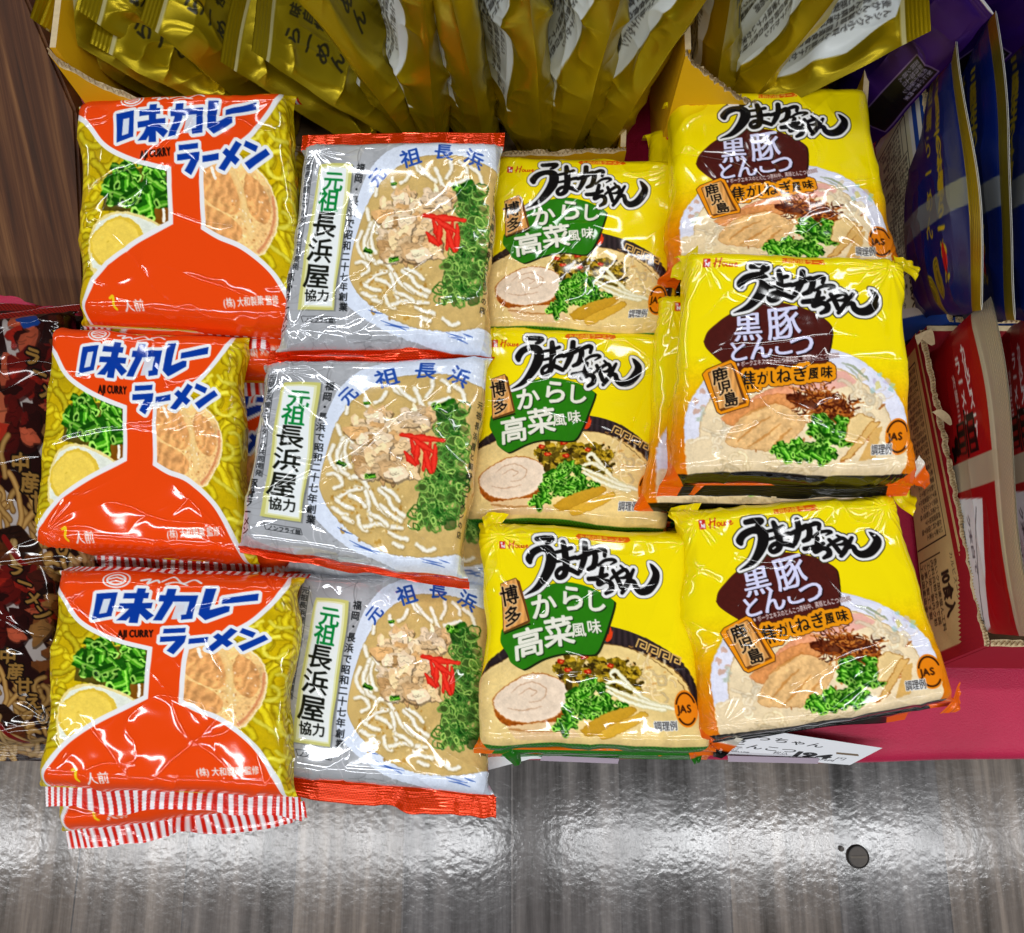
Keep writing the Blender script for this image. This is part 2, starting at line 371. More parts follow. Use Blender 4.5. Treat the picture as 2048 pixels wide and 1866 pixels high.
def print_silver():
    A = Art(NU*2, NV*2, (.76, .77, .79), .28, [(230, 230), (1640, 200), (1530, 1650), (70, 1640)], FACE)
    A.grad(lambda X, Y, C: C*(1+.10*fbm(X*9, Y*9, 3)[..., None])); fibres(A, 700, 4)
    DG = (.10, .11, .12)
    # bowl
    A.M[:] = np.where(np.mgrid[0:A.H, 0:A.W][1] > A.W*.45, 0.15, A.M)
    bowl = catmull([(1000, 150), (800, 270), (660, 470), (560, 760), (490, 1050), (462, 1300), (500, 1440), (640, 1570), (800, 1670), (1000, 1740), (1250, 1800), (1700, 1850), (1900, 1800), (1950, 200), (1650, 80), (1300, 90), (1000, 150)], 8)
    A.fill(bowl, (.84, .88, .95), metal=0); A.fill(bowl, (.88, .91, .97), .5)
    soup = catmull([(1350, 262), (1080, 300), (880, 420), (740, 580), (650, 760), (585, 960), (548, 1160), (560, 1260), (640, 1400), (780, 1520), (940, 1610), (1100, 1650), (1350, 1650), (1600, 1600), (1850, 1500), (1900, 500), (1650, 330), (1500, 275), (1350, 262)], 8)
    A.fill(soup, (.72, .62, .42), metal=0, grow=4); A.fill(soup, (.83, .70, .43))
    A.region(soup, lambda X, Y, C: np.clip(C*(1+.07*fbm(X*.7, Y*.7, 9)[..., None]), 0, 1))
    A.speck((900, 1350, 330, 280), 26, [(.78, .58, .22), (.72, .52, .20)], 8, 22, 3, .8)
    NC, NE = (.97, .95, .90), (.80, .72, .52)
    for P in [[(1080, 340), (1110, 400), (1190, 440)], [(1120, 360), (1180, 430), (1250, 480)], [(1250, 380), (1280, 460), (1320, 540)], [(1370, 310), (1370, 380), (1330, 450)], [(1040, 410), (1010, 470), (960, 500)], [(890, 460), (900, 520), (920, 540)],
              [(760, 550), (750, 600)], [(680, 700), (690, 750), (700, 780)], [(1440, 310), (1490, 350), (1500, 400)], [(1530, 350), (1600, 400), (1620, 470)], [(1360, 500), (1440, 470), (1500, 450)],
              [(720, 800), (690, 880), (690, 980), (720, 1060)], [(760, 800), (720, 880), (730, 980), (760, 1040)], [(640, 870), (610, 960), (640, 1040), (700, 1080)], [(700, 850), (665, 940), (690, 1060), (740, 1100)], [(750, 780), (780, 830), (770, 880)],
              [(600, 1110), (650, 1100), (690, 1130), (700, 1180), (650, 1210)], [(760, 1120), (850, 1130), (900, 1190), (940, 1260), (990, 1320), (1080, 1370), (1180, 1380)], [(800, 1190), (870, 1200), (900, 1270), (910, 1350), (930, 1420)],
              [(680, 1280), (760, 1220), (850, 1190)], [(660, 1290), (720, 1330), (790, 1350)], [(980, 1190), (1050, 1240), (1100, 1310), (1200, 1360)], [(1010, 1170), (1100, 1210), (1150, 1260)], [(760, 1250), (840, 1280), (880, 1320)],
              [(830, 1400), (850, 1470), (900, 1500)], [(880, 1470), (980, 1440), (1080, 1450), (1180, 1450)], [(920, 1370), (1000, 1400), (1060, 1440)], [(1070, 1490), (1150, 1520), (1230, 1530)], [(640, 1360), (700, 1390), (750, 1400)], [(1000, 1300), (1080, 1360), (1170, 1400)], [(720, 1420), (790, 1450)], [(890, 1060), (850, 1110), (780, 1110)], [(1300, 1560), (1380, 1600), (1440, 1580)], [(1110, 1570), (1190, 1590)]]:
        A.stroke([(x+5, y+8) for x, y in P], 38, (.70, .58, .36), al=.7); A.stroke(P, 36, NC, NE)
    A.speck((930, 1330, 300, 220), 60, [(.95, .85, .60), (.80, .60, .28)], 5, 11, 8, .9)
    PC = [(.90, .76, .57), (.82, .64, .42), (.95, .84, .70), (.84, .68, .48), (.92, .79, .61)]
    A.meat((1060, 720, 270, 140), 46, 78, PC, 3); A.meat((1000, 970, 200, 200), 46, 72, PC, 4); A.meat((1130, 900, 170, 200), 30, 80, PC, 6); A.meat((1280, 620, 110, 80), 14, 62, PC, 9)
    A.onions((900, 500, 10, 10), 1, 24, 5); A.onions((690, 1020, 10, 10), 1, 24, 6); A.onions((910, 1095, 14, 10), 2, 26, 7)
    A.fill(catmull([(1400, 520), (1540, 450), (1590, 600), (1600, 800), (1560, 1000), (1500, 1300), (1380, 1420), (1330, 1380), (1300, 1250), (1370, 1080), (1460, 1000), (1460, 800), (1420, 650)], 5), (.14, .36, .12), .75)
    A.rings((1500, 640, 90, 150), 36, 46, 9, 1); A.rings((1500, 850, 60, 120), 20, 50, 10, 2); A.rings((1440, 1180, 115, 170), 60, 46, 9, 3); A.rings((1390, 1370, 130, 90), 26, 42, 9, 4); A.rings((1560, 1100, 100, 320), 70, 44, 9, 8); A.rings((1590, 700, 60, 200), 34, 44, 9, 11)
    A.fill([(1395, 510), (1540, 450), (1550, 480), (1420, 545)], (.16, .45, .08)); A.onions((1440, 520, 40, 20), 3, 40, 2)
    for i, (a, b) in enumerate([((1150, 755), (1480, 770)), ((1230, 790), (1290, 960)), ((1290, 800), (1270, 980)), ((1380, 800), (1340, 1010)), ((1420, 810), (1420, 1000)), ((1180, 890), (1270, 980)), ((1330, 830), (1400, 1020)), ((1250, 780), (1400, 860))]):
        A.stroke([a, ((a[0]+b[0])/2, (a[1]+b[1])/2+6), b], [22, 52, 26], (.97, .22, .15), (.80, .08, .05))
    A.photo(5, keep=1-np.clip((np.mgrid[0:A.H, 0:A.W][1]/A.W-.36)*30, 0, 1))
    # rim letters and waves in cobalt
    CB = (.12, .30, .66)
    for ch, x, y, a, sz in (('元', 760, 455, -52, 130), ('祖', 1035, 290, -18, 165), ('長', 1315, 232, 4, 150), ('浜', 1570, 280, 26, 150)):
        A.text(ch, x, y, sz, CB, a, 1.1, 0, 4, mid=True, nib=(5, .4))
    for q in ([(680, 1505), (740, 1530), (790, 1540)], [(770, 1590), (880, 1630), (1000, 1650)], [(800, 1625), (900, 1640), (980, 1670)], [(1330, 1665), (1420, 1680), (1500, 1690)], [(1350, 1690), (1440, 1700), (1520, 1720)], [(1480, 1660), (1560, 1680)]):
        A.stroke(q, [4, 12, 5], CB, al=.8)
    # name plate
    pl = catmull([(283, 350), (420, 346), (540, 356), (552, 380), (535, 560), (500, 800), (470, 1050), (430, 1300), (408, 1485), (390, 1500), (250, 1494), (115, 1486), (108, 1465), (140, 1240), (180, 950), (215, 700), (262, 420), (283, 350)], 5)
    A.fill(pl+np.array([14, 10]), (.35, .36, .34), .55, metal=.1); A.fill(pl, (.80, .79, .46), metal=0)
    c = pl.mean(0); A.fill(c+(pl-c)*[.86, .962], (.90, .90, .70)); A.fill(c+(pl-c)*[.76, .94], (.93, .95, .95))
    BK = (.08, .09, .06); GR = (.02, .52, .22)
    for ch, x, y, sz, col in (('元', 395, 490, 165, GR), ('祖', 358, 632, 175, GR), ('長', 328, 805, 200, BK), ('浜', 300, 1005, 205, BK), ('屋', 272, 1212, 215, BK)):
        A.text(ch, x, y, sz, col, 5, 1.05, .05, 1.6, mid=True, nib=(7, .75))
    A.text('協力', 217, 1372, 108, BK, 3, .98, 0, 3, mid=True, nib=(4, .75))
    st = '福岡・長浜で昭和二十七年創業'
    for i, ch in enumerate(st):
        t = i/13; A.text(ch, 622-137*t-26*math.sin(t*3.1), 388+1085*t, 76, DG, 4, .95, .06, 2, mid=True, nib=(3, .8))
    A.strokes([(np.array([(135, 1542), (405, 1556), (416, 1604), (150, 1592), (135, 1542)]), 4)], DG); A.text('ノンフライ麺', 160, 1590, 46, DG, 3, .88, 0, 1.2)
    # left side panel copy
    st = '元祖長浜屋とマルタイの共同開発'
    for i, ch in enumerate(st):
        t = i/14; A.text(ch, 195-105*t, 300+830*t, 56, DG, 7, .9, 0, 1, mid=True)
    A.strokes([(np.array([(225, 265), (112, 1165)]), 4), (np.array([(165, 265), (50, 1165)]), 4)], DG)
    for i, ch in enumerate('豚骨ラーメン'): A.text(ch, 48-14*i, 1215+80*i, 82, DG, 6, .95, 0, 2.5, mid=True, nib=(3, .8))
    rs = np.random.RandomState(2)
    for col in range(2):
        for i in range(30):
            A.text(rs.choice(list('この店は長浜屋の替玉麺入口さらに')), 100-55*col-3.6*i, 330+27*i, 30, DG, 7, .9, mid=True)
    # mirrored copy on the right side panel
    for i, ch in enumerate('元祖長浜屋と豚骨ラーメンの店'): A.text(ch, 1740-8*i, 480+75*i, 58, DG, 4, .9, 0, 1, mid=True, metal=.3)
    X0 = int(A.W*.925); A.M[:, X0:] = .35
    # orange foil seals
    for a, b in ((0, FIN+.02), (1-FIN-.03, 1)):
        A.C[int(a*A.H):int(b*A.H)] = (.90, .24, .03); A.M[int(a*A.H):int(b*A.H)] = .45; crimp(A, a, b, 85, .22)
    return A

def logo(A):
    """brush lettering of the yellow packs, black with white and black outlines"""
    L = [([(515, 118), (585, 112), (640, 118), (612, 150), (588, 160)], [46, 50, 52, 40, 22]),
         ([(432, 318), (430, 285), (470, 235), (540, 205), (600, 215), (618, 270), (600, 345), (545, 440), (470, 525), (365, 582)], [40, 66, 62, 58, 74, 92, 92, 72, 48, 8]),
         ([(655, 238), (730, 222), (800, 198)], [30, 34, 36]), ([(650, 318), (740, 300), (828, 278)], [26, 34, 38]),
         ([(735, 150), (740, 240), (738, 330), (715, 420), (662, 448), (645, 410), (690, 372), (760, 380), (830, 412)], [44, 62, 62, 54, 40, 36, 40, 46, 40]),
         ([(838, 285), (920, 250), (985, 218), (1000, 260), (975, 340), (925, 372)], [36, 46, 50, 54, 50, 34]), ([(925, 150), (915, 240), (885, 320), (850, 392)], [50, 54, 52, 40]),
         ([(1005, 215), (1060, 195), (1090, 205), (1080, 250)], [38, 42, 40, 34]), ([(1012, 335), (1075, 290), (1140, 278), (1168, 292), (1120, 322)], [24, 30, 32, 28, 12]),
         ([(918, 452), (1000, 440), (1078, 408)], [40, 46, 34]), ([(1045, 352), (1022, 430), (998, 490), (1060, 462), (1102, 480), (1098, 530), (1050, 565)], [40, 44, 44, 40, 48, 50, 30]),
         ([(1108, 440), (1170, 395), (1235, 362), (1258, 392), (1232, 425), (1185, 432)], [26, 34, 36, 36, 32, 20]), ([(1135, 372), (1160, 430), (1185, 510)], [34, 42, 40]), ([(1205, 330), (1225, 352)], [22, 26]),
         ([(1312, 362), (1270, 430), (1225, 505), (1188, 555)], [30, 44, 46, 34]), ([(1215, 520), (1262, 465), (1302, 462), (1318, 515), (1362, 545), (1430, 525), (1490, 455), (1508, 390), (1480, 335), (1458, 308)], [30, 38, 42, 50, 62, 74, 76, 62, 36, 6])]
    L = [(catmull(p, 7), w) for p, w in L]
    A.strokes(L, BLACK, out=[(27, (.22, .20, .10)), (21, (.94, .94, .94))])
def house(A, x, y, s, ang=0):
    c, n = math.cos(ang), math.sin(ang); f = lambda P: [(x+(u*c-v*n)*s, y+(u*n+v*c)*s) for u, v in P]
    RD = (.80, .10, .06)
    A.fill(f([(-60, -32), (-8, -30), (-10, 34), (-62, 32)]), RD); A.fill(f([(-44, -8), (-30, 8), (-14, -6), (-14, 26), (-28, 26), (-30, 14), (-46, 28)]), WHITE); A.fill(f([(-52, -22), (-36, -24), (-34, -10), (-50, -6)]), WHITE)
    for P, w in (([(14, 10), (40, -4), (66, -10)], 7), ([(34, -30), (30, 0), (22, 32)], 10), ([(74, -32), (64, 0), (58, 32)], 10), ([(88, 26), (80, 10), (96, 2), (104, 16), (92, 28)], 7), ([(114, 4), (112, 24), (128, 24), (136, 4), (136, 28)], 7), ([(160, 6), (148, 10), (160, 20), (150, 28), (140, 24)], 7), ([(170, 18), (188, 10), (182, 2), (172, 14), (180, 28), (198, 20)], 7)):
        A.stroke(f(P), w*s, RD)
def yellow_base(A, o0, o1):
    def g(X, Y, C):
        t = np.clip((Y-o0)/(o1-o0), 0, 1)[..., None]; t = t*t*(3-2*t)
        return np.array((.97, .88, .02))*(1-t)+np.array((.93, .50, .03))*t
    A.grad(g)
def plaque(A, face, side, chars, border=None):
    if border: A.fill(border[0], (.25, .14, .05), grow=6); A.fill(border[0], (.95, .58, .06))
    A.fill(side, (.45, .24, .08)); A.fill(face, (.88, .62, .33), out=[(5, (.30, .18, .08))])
    A.region(face, lambda X, Y, C: np.clip(C*(1+.10*np.sin(X*14+3*noise2(X*.8, Y*.3, 4))[..., None]), 0, 1))
    for ch, x, y, sz, a in chars: A.text(ch, x, y, sz*.95, BLACK, a, 1.0, 0, 3.2, mid=True, nib=(5, .4), out=[(7, (.93, .74, .50))])
def jas(A, x, y, rx, ry):
    OC = (.93, .52, .06); DK = (.24, .10, .02)
    e = lambda k, t0, t1: np.array([(x+rx*k*math.cos(t), y+ry*k*math.sin(t)) for t in np.linspace(t0, t1, 30)])
    A.fill(e(1, 0, 6.28), OC); A.strokes([(e(.84, 3.5, 5.9), 15)], DK); A.strokes([(e(.84, .7, 2.5), 15)], DK)
    A.text('JAS', x-rx*.74, y+ry*.20, ry*.58, DK, 0, .86, 0, 3.5)

def print_green():
    A = Art(NU*2, NV*2, (.97, .88, .02), 0, [(200, 90), (1740, 150), (1640, 1700), (100, 1620)], FACE)
    yellow_base(A, .52, .92)
    A.fill([(880, 60), (1310, 75), (1320, 110), (1290, 128), (870, 115), (850, 90)], (.90, .38, .04)); A.text('九州の味ラーメン', 885, 112, 54, (.98, .85, .25), 1.5, .92, 0, 1)
    # dark bowl
    t = np.linspace(0, 2*PI, 70); el = lambda cx, cy, rx, ry: np.stack([cx+rx*np.cos(t), cy+ry*np.sin(t)], 1)
    A.fill(el(800, 1420, 900, 612), (.17, .13, .14), out=[(4, (.35, .28, .20))])
    A.region(el(800, 1420, 900, 612), lambda X, Y, C: np.clip(C*(1+.22*np.sin(X*13+2*noise2(X, Y*.3, 2))[..., None]*np.clip(X[..., None]-8, 0, 1)+.1), 0, 1))
    A.fill(el(860, 1440, 790, 478), (.50, .36, .18)); A.fill(el(860, 1442, 780, 470), (.92, .79, .48))
    SP = catmull([(-200, 1250), (-20, 1180), (130, 1090), (330, 1020), (600, 985), (880, 975), (1150, 1000), (1330, 1080), (1480, 1200), (1580, 1330), (1640, 1460), (1720, 1600), (1800, 1900), (-200, 1900), (-200, 1250)], 6)
    A.fill(SP, (.93, .81, .53), out=[(6, (.55, .40, .20))]); A.region(SP, lambda X, Y, C: np.clip(C*(1+.07*fbm(X*.8, Y*.8, 7)[..., None]), 0, 1))
    A.noodles((400, 1160, 260, 70), 22, 20, (.97, .88, .66), (.86, .70, .42), 2, 260, .9, .1); A.noodles((1340, 1290, 130, 110), 26, 20, (.98, .88, .66), (.90, .74, .46), 3, 170, 1.2)
    A.speck((1250, 1150, 300, 160), 30, [(.88, .60, .25), (.98, .90, .70)], 4, 12, 4, .6, 2.4)
    # pork slice
    A.fill(el(395, 1420, 300, 170)+[0, 34], (.62, .32, .08)); A.region(el(395, 1420, 300, 170)+[0, 34], lambda X, Y, C: np.clip(C*(1.1+.35*fbm(X*5, Y*5, 2)[..., None]), 0, 1))
    A.fill(blob(398, 1385, 296, 178, .06, 40, 3, -.06), (.93, .84, .74), out=[(7, (.78, .48, .20))])
    A.region(blob(398, 1385, 280, 165, .06, 40, 3, -.06), lambda X, Y, C: np.clip(C*(1+.03*fbm(X*1.2, Y*1.6, 3)[..., None]+.04*fbm(X*3, Y*3, 5)[..., None]), 0, 1))
    for q in ([(240, 1330), (330, 1270), (450, 1270), (520, 1330), (480, 1400), (380, 1410)], [(300, 1350), (380, 1310), (440, 1340), (400, 1370)], [(200, 1440), (330, 1470), (470, 1450)]): A.stroke(q, [5, 10, 5], (.80, .62, .48), al=.8)
    A.fill([(180, 1580), (600, 1570), (760, 1690), (500, 1720), (240, 1680)], (.90, .76, .56)); A.stroke([(200, 1600), (400, 1640), (640, 1650)], 16, (.74, .50, .26), al=.8)
    # pickled greens
    TC = [(.38, .30, .05), (.62, .50, .06), (.25, .19, .05), (.72, .58, .10), (.45, .38, .08)]
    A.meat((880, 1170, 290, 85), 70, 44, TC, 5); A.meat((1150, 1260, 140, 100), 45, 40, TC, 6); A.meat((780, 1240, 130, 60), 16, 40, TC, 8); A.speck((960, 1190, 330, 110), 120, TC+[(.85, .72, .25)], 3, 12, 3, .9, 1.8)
    for x, y in ((650, 1112), (840, 1080), (1045, 1148), (860, 1195), (700, 1180)): A.fill(blob(x, y, 30, 19, .2, 14, x), (.78, .10, .03)); A.fill(blob(x+3, y, 14, 8, .1, 10, x), (.95, .45, .20))
    A.onions((870, 1400, 170, 130), 62, 32, 4); A.onions((900, 1500, 260, 90), 60, 34, 5); A.onions((640, 1590, 70, 50), 14, 34, 8)
    for q in ([(1060, 1250), (1040, 1210), (1080, 1185), (1120, 1230), (1180, 1310), (1300, 1420), (1450, 1490)], [(1000, 1310), (1060, 1340), (1160, 1380), (1300, 1440), (1480, 1490)], [(1010, 1280), (1090, 1270), (1190, 1330)], [(1010, 1350), (1100, 1400), (1250, 1460), (1420, 1500)]): A.stroke(q, [26, 34, 38, 30], (.97, .95, .84), (.80, .74, .50))
    A.fill(catmull([(750, 1645), (860, 1570), (1020, 1500), (1160, 1470), (1210, 1490), (1120, 1560), (980, 1630), (820, 1690), (750, 1645)], 5), (.80, .60, .14), out=[(4, (.60, .40, .08))])
    A.fill(catmull([(880, 1680), (1000, 1610), (1150, 1550), (1250, 1510), (1285, 1540), (1190, 1610), (1040, 1680), (930, 1720), (880, 1680)], 5), (.88, .68, .20), out=[(4, (.62, .42, .08))])
    A.photo(8, keep=1-np.clip((np.mgrid[0:A.H, 0:A.W][0]/A.H-.50)*12, 0, 1))
    # key pattern and flame on the bowl
    A.fill([(1305, 930), (1350, 925), (1600, 1110), (1540, 1150), (1255, 990)], (.20, .15, .14), .5)
    for i in range(4):
        o = np.array([1285+i*82, 955+i*44]); k = lambda P: o+np.array([(u*1.0-v*.35, u*.52+v*.95) for u, v in P])*1.02
        A.strokes([(k([(-6, 48), (0, -18), (62, -18), (62, 36), (22, 36), (24, 8), (42, 8)]), 11)], (.90, .72, .40))
    A.fill(catmull([(1010, 930), (1030, 870), (1045, 900), (1065, 835), (1075, 880), (1085, 860), (1070, 930), (1030, 960), (1010, 930)], 4), (.90, .25, .08)); A.text('う', 985, 965, 40, WHITE, 0, 1, 0, 1)
    # green sign
    gb = catmull([(165, 830), (160, 905), (185, 960), (225, 1020), (250, 1085), (320, 1140), (370, 1150), (520, 1085), (690, 1050), (880, 1062), (945, 1040), (1000, 940), (1060, 790), (1110, 650), (1100, 610), (1010, 560), (900, 515), (760, 485), (660, 486), (520, 520), (380, 590), (250, 700), (165, 830)], 6)
    A.fill(gb+[16, 14], (.10, .14, .04)); A.fill(gb, (.16, .48, .06))
    A.region(gb, lambda X, Y, C: np.clip(C*(1+.05*fbm(X*2, Y*2, 7)[..., None]), 0, 1))
    sh = (.06, .20, .03); W2 = (.93, .92, .86)
    for off, col in (((10, 9), sh), ((0, 0), W2)):
        for ch, x, y, sz, a in (('か', 515+off[0], 670+off[1], 215, -6), ('ら', 760+off[0], 610+off[1], 225, -4), ('し', 955+off[0], 628+off[1], 190, 0), ('高', 392+off[0], 950+off[1], 250, -8), ('菜', 640+off[0], 875+off[1], 250, -8)):
            A.text(ch, x, y, sz, col, a, 1.05, .05, 3.5, mid=True, nib=(9, .5))
        for ch, x, y in (('風', 800, 865), ('味', 930, 838)): A.text(ch, x+off[0]*.6, y+off[1]*.6, 122, col, -6, 1, 0, 3, mid=True, nib=(5, .5))
    logo(A); house(A, 245, 170, .97)
    A.fill([(400, 800), (190, 850), (188, 862), (410, 812)], (.10, .10, .04))
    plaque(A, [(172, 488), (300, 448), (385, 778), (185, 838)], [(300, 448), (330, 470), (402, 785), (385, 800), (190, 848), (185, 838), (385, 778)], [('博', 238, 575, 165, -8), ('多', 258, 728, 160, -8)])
    jas(A, 1582, 1500, 92, 145); A.text('調理例', 1325, 1650, 78, (.08, .06, .05), 1, .74, 0, .6, out=[(6, WHITE)])
    # green foot and corner flashes
    H = A.H; v0 = int((1-MV+.045)*H)
    A.C[v0:] = (.12, .44, .08); crimp(A, 1-MV+.045, 1, 70, .3)
    A.C[:int(FIN*.9*H)] = (.93, .84, .05); crimp(A, 0, FIN, 70, .1)
    for s in (0, 1):
        P = np.array([(0, .83), (.05, .86), (.12, .94), (.10, 1), (0, 1)]); Q = P.copy(); Q[:, 0] = 1-P[:, 0] if s else P[:, 0]
        A2 = A.h; A.setmap(None, None); A.fill(Q, (.92, .42, .04)); A.h = A2; A.setmap([(200, 90), (1740, 150), (1640, 1700), (100, 1620)], FACE)
    return A

def print_brown():
    Q0 = [(270, 80), (1750, 120), (1800, 1560), (190, 1560)]
    A = Art(NU*2, NV*2, (.97, .88, .02), 0, Q0, FACE)
    yellow_base(A, .46, .84)
    A.fill([(900, 95), (1240, 110), (1230, 60), (900, 50)], (.90, .38, .04)); A.text('九州の味ラーメン', 880, 100, 58, (.98, .85, .25), 1.5, .92, 0, 1)
    t = np.linspace(0, 2*PI, 70); el = lambda cx, cy, rx, ry: np.stack([cx+rx*np.cos(t), cy+ry*np.sin(t)], 1)
    A.fill(el(1000, 1340, 850, 650), (.86, .87, .95), out=[(4, (.75, .72, .80))]); A.fill(el(1000, 1340, 830, 630), (.90, .90, .96))
    A.fill(el(1000, 1370, 735, 565), (.85, .72, .52)); A.fill(el(1000, 1374, 728, 558), (.95, .86, .70))
    A.fill(catmull([(170, 1400), (150, 1520), (190, 1700), (400, 1800), (1700, 1800), (1830, 1650), (1850, 1400)], 5), (.93, .84, .68))
    A.region(el(1000, 1374, 728, 558), lambda X, Y, C: np.clip(C*(1+.06*fbm(X*.9, Y*.9, 17)[..., None]), 0, 1))
    A.fill(blob(1200, 960, 260, 70, .2, 30, 4, -.1), (.93, .66, .62), .8)
    A.noodles((1500, 1120, 110, 120), 26, 30, (.98, .92, .80), (.88, .76, .58), 3, 180, 1.5, .8); A.noodles((400, 1380, 70, 130), 14, 26, (.98, .92, .80), (.86, .74, .56), 5, 160, 1.2, .8); A.noodles((800, 1600, 420, 40), 26, 28, (.96, .88, .72), (.82, .70, .50), 6, 200, 1.0, .8)
    A.speck((1100, 1300, 650, 300), 44, [(.80, .45, .18), (.70, .40, .15)], 5, 14, 4, .8, 2.2)
    for q in ([(1350, 830), (1430, 850), (1500, 900), (1560, 950)], [(1390, 830), (1480, 880), (1560, 960)], [(1380, 850), (1450, 900), (1500, 960)]): A.stroke(q, [10, 20, 6], (.62, .66, .52), al=.6)
    A.speck((1660, 1000, 90, 90), 7, [(.90, .85, .45), (.65, .80, .80), (.80, .75, .85)], 12, 30, 6, .7); A.speck((270, 1150, 40, 160), 9, [(.75, .80, .72), (.85, .60, .45)], 12, 28, 8, .6)
    A.strokes([(el(1690, 1060, 60, 40)[:36], 8), (el(1640, 1010, 46, 30)[:36], 7)], (.88, .80, .72), al=.7)
    # pork slabs
    for P, c in (([(640, 1130), (760, 1060), (900, 1010), (1010, 1010), (1020, 1120), (900, 1160), (760, 1200), (560, 1290), (440, 1250), (560, 1200), (640, 1130)], (.93, .62, .45)), ([(450, 1240), (600, 1160), (800, 1080), (960, 1070), (1030, 1140), (900, 1210), (640, 1300), (500, 1300), (450, 1240)], (.88, .58, .33)), ([(520, 1330), (640, 1220), (820, 1150), (940, 1160), (1080, 1260), (1000, 1400), (880, 1500), (700, 1500), (520, 1470), (470, 1420), (520, 1330)], (.90, .72, .48))):
        p = catmull(P, 6); A.fill(p, c, out=[(4, (.74, .44, .20))])
        A.region(p, lambda X, Y, C: np.clip(C*(1.02+.13*fbm(X*1.1-Y*1.2, (X+Y)*2.2, 7)[..., None]+.06*noise2(X*6, Y*6, 3)[..., None]), 0, 1))
    for q in ([(560, 1440), (680, 1330), (820, 1240)], [(640, 1480), (780, 1390), (900, 1290)], [(600, 1250), (740, 1180), (880, 1130)], [(820, 1480), (900, 1400), (980, 1330)]): A.stroke(q, [6, 20, 8], (.78, .48, .18), al=.55)
    # fried shallot threads
    rs = np.random.RandomState(3); A.fill(blob(1240, 1160, 230, 110, .3, 30, 5, .3), (.36, .13, .04), .9)
    for i in range(170):
        a = rs.uniform(0, 6.28); q = math.sqrt(rs.uniform(0, 1)); x, y = 1230+230*q*math.cos(a), 1130+125*q*math.sin(a)+.25*230*q*math.cos(a); th = rs.uniform(0, 6.28); P = []
        for j in range(5): P.append((x, y)); x += 24*math.cos(th); y += 17*math.sin(th); th += rs.normal()*.6
        c = np.array([(.72, .34, .08), (.45, .17, .05), (.86, .50, .16), (.30, .10, .04)][rs.randint(4)]); A.stroke(P, rs.uniform(6, 11), c, c*.7)
    A.onions((1260, 1310, 150, 90), 50, 38, 3); A.onions((1080, 1500, 230, 60), 56, 38, 4); A.onions((1350, 1380, 70, 40), 12, 38, 9)
    A.fill([(1420, 1240), (1490, 1195), (1600, 1250), (1480, 1420), (1380, 1400)], (.93, .80, .55), out=[(5, (.75, .52, .22))]); A.fill([(1580, 1265), (1640, 1275), (1420, 1530), (1340, 1560)], (.90, .72, .42), out=[(5, (.72, .46, .16))]); A.fill([(1600, 1310), (1660, 1310), (1600, 1540), (1480, 1560)], (.88, .68, .36), .9)
    A.photo(9, keep=1-np.clip((np.mgrid[0:A.H, 0:A.W][0]/A.H-.46)*12, 0, 1))
    # brown sign
    bb = catmull([(305, 672), (335, 600), (400, 540), (480, 480), (600, 420), (760, 376), (900, 385), (1050, 420), (1170, 470), (1255, 535), (1272, 590), (1262, 700), (1240, 770), (1215, 835), (1010, 855), (800, 880), (560, 900), (420, 810), (330, 725), (305, 672)], 6)
    A.fill(bb+[12, 8], (.16, .06, .04)); A.fill(bb, (.30, .10, .08)); A.region(bb, lambda X, Y, C: np.clip(C*(1+.05*noise2(X*5, Y*5, 7)[..., None]), 0, 1))
    W2 = (.86, .86, .98)
    for off, col in (((9, 9), (.10, .03, .05)), ((0, 0), W2)):
        for ch, x, y, sz, a in (('黒', 642, 560, 225, -4), ('豚', 912, 530, 260, -8), ('と', 565, 745, 175, -10), ('ん', 740, 718, 190, -8), ('こ', 915, 690, 185, -6), ('つ', 1050, 690, 200, -4)):
            A.text(ch, x+off[0], y+off[1], sz, col, a, 1.02, .05, 2.5, mid=True, nib=(7, .5))
    A.text('※ポークエキスのとんこつ原料中、黒豚とんこつは50%', 560, 862, 46, (.95, .93, .93), -5.6, .68, 0, .8, out=[(4, (.35, .14, .12))])
    for i, (ch, sz) in enumerate((('焦', 150), ('が', 110), ('し', 110), ('ね', 120), ('ぎ', 125), ('風', 92), ('味', 92))):
        x = (660, 770, 855, 925, 1050, 1150, 1240)[i]; y = (965, 945, 935, 925, 910, 905, 895)[i]
        A.text(ch, x, y, sz, BLACK, -6, 1, .05, 2.5, mid=True, nib=(5, .5), out=[(30, (.30, .16, .04)), (23, (.95, .60, .06))])
    for i, (ch, sz) in enumerate((('焦', 150), ('が', 110), ('し', 110), ('ね', 120), ('ぎ', 125), ('風', 92), ('味', 92))):
        x = (660, 770, 855, 925, 1050, 1150, 1240)[i]; y = (965, 945, 935, 925, 910, 905, 895)[i]
        A.text(ch, x, y, sz, BLACK, -6, 1, .05, 2.5, mid=True, nib=(5, .5), out=[(22, (.95, .60, .06))])
    A.setmap([(Q0[0][0], Q0[0][1]), Q0[1], Q0[2], Q0[3]], FACE)
    h0 = A.h.copy(); M = homog([(365, 582), (1530, 560), (1470, 300), (515, 100)], [(535, 458), (1640, 470), (1580, 290), (655, 115)]); A.h = h0@M; k0 = A.k; A.k = k0*.95; logo(A); A.h = h0; A.k = k0
    house(A, 345, 100, 1.05)
    plaque(A, [(345, 905), (512, 842), (615, 1130), (430, 1180)], [(512, 842), (535, 860), (640, 1140), (440, 1200), (430, 1180), (615, 1130)], [('鹿', 432, 928, 135, -12), ('児', 468, 1018, 120, -12), ('島', 515, 1108, 125, -12)], border=[[(298, 912), (330, 880), (510, 812), (545, 830), (662, 1120), (655, 1160), (440, 1220), (410, 1200)]])
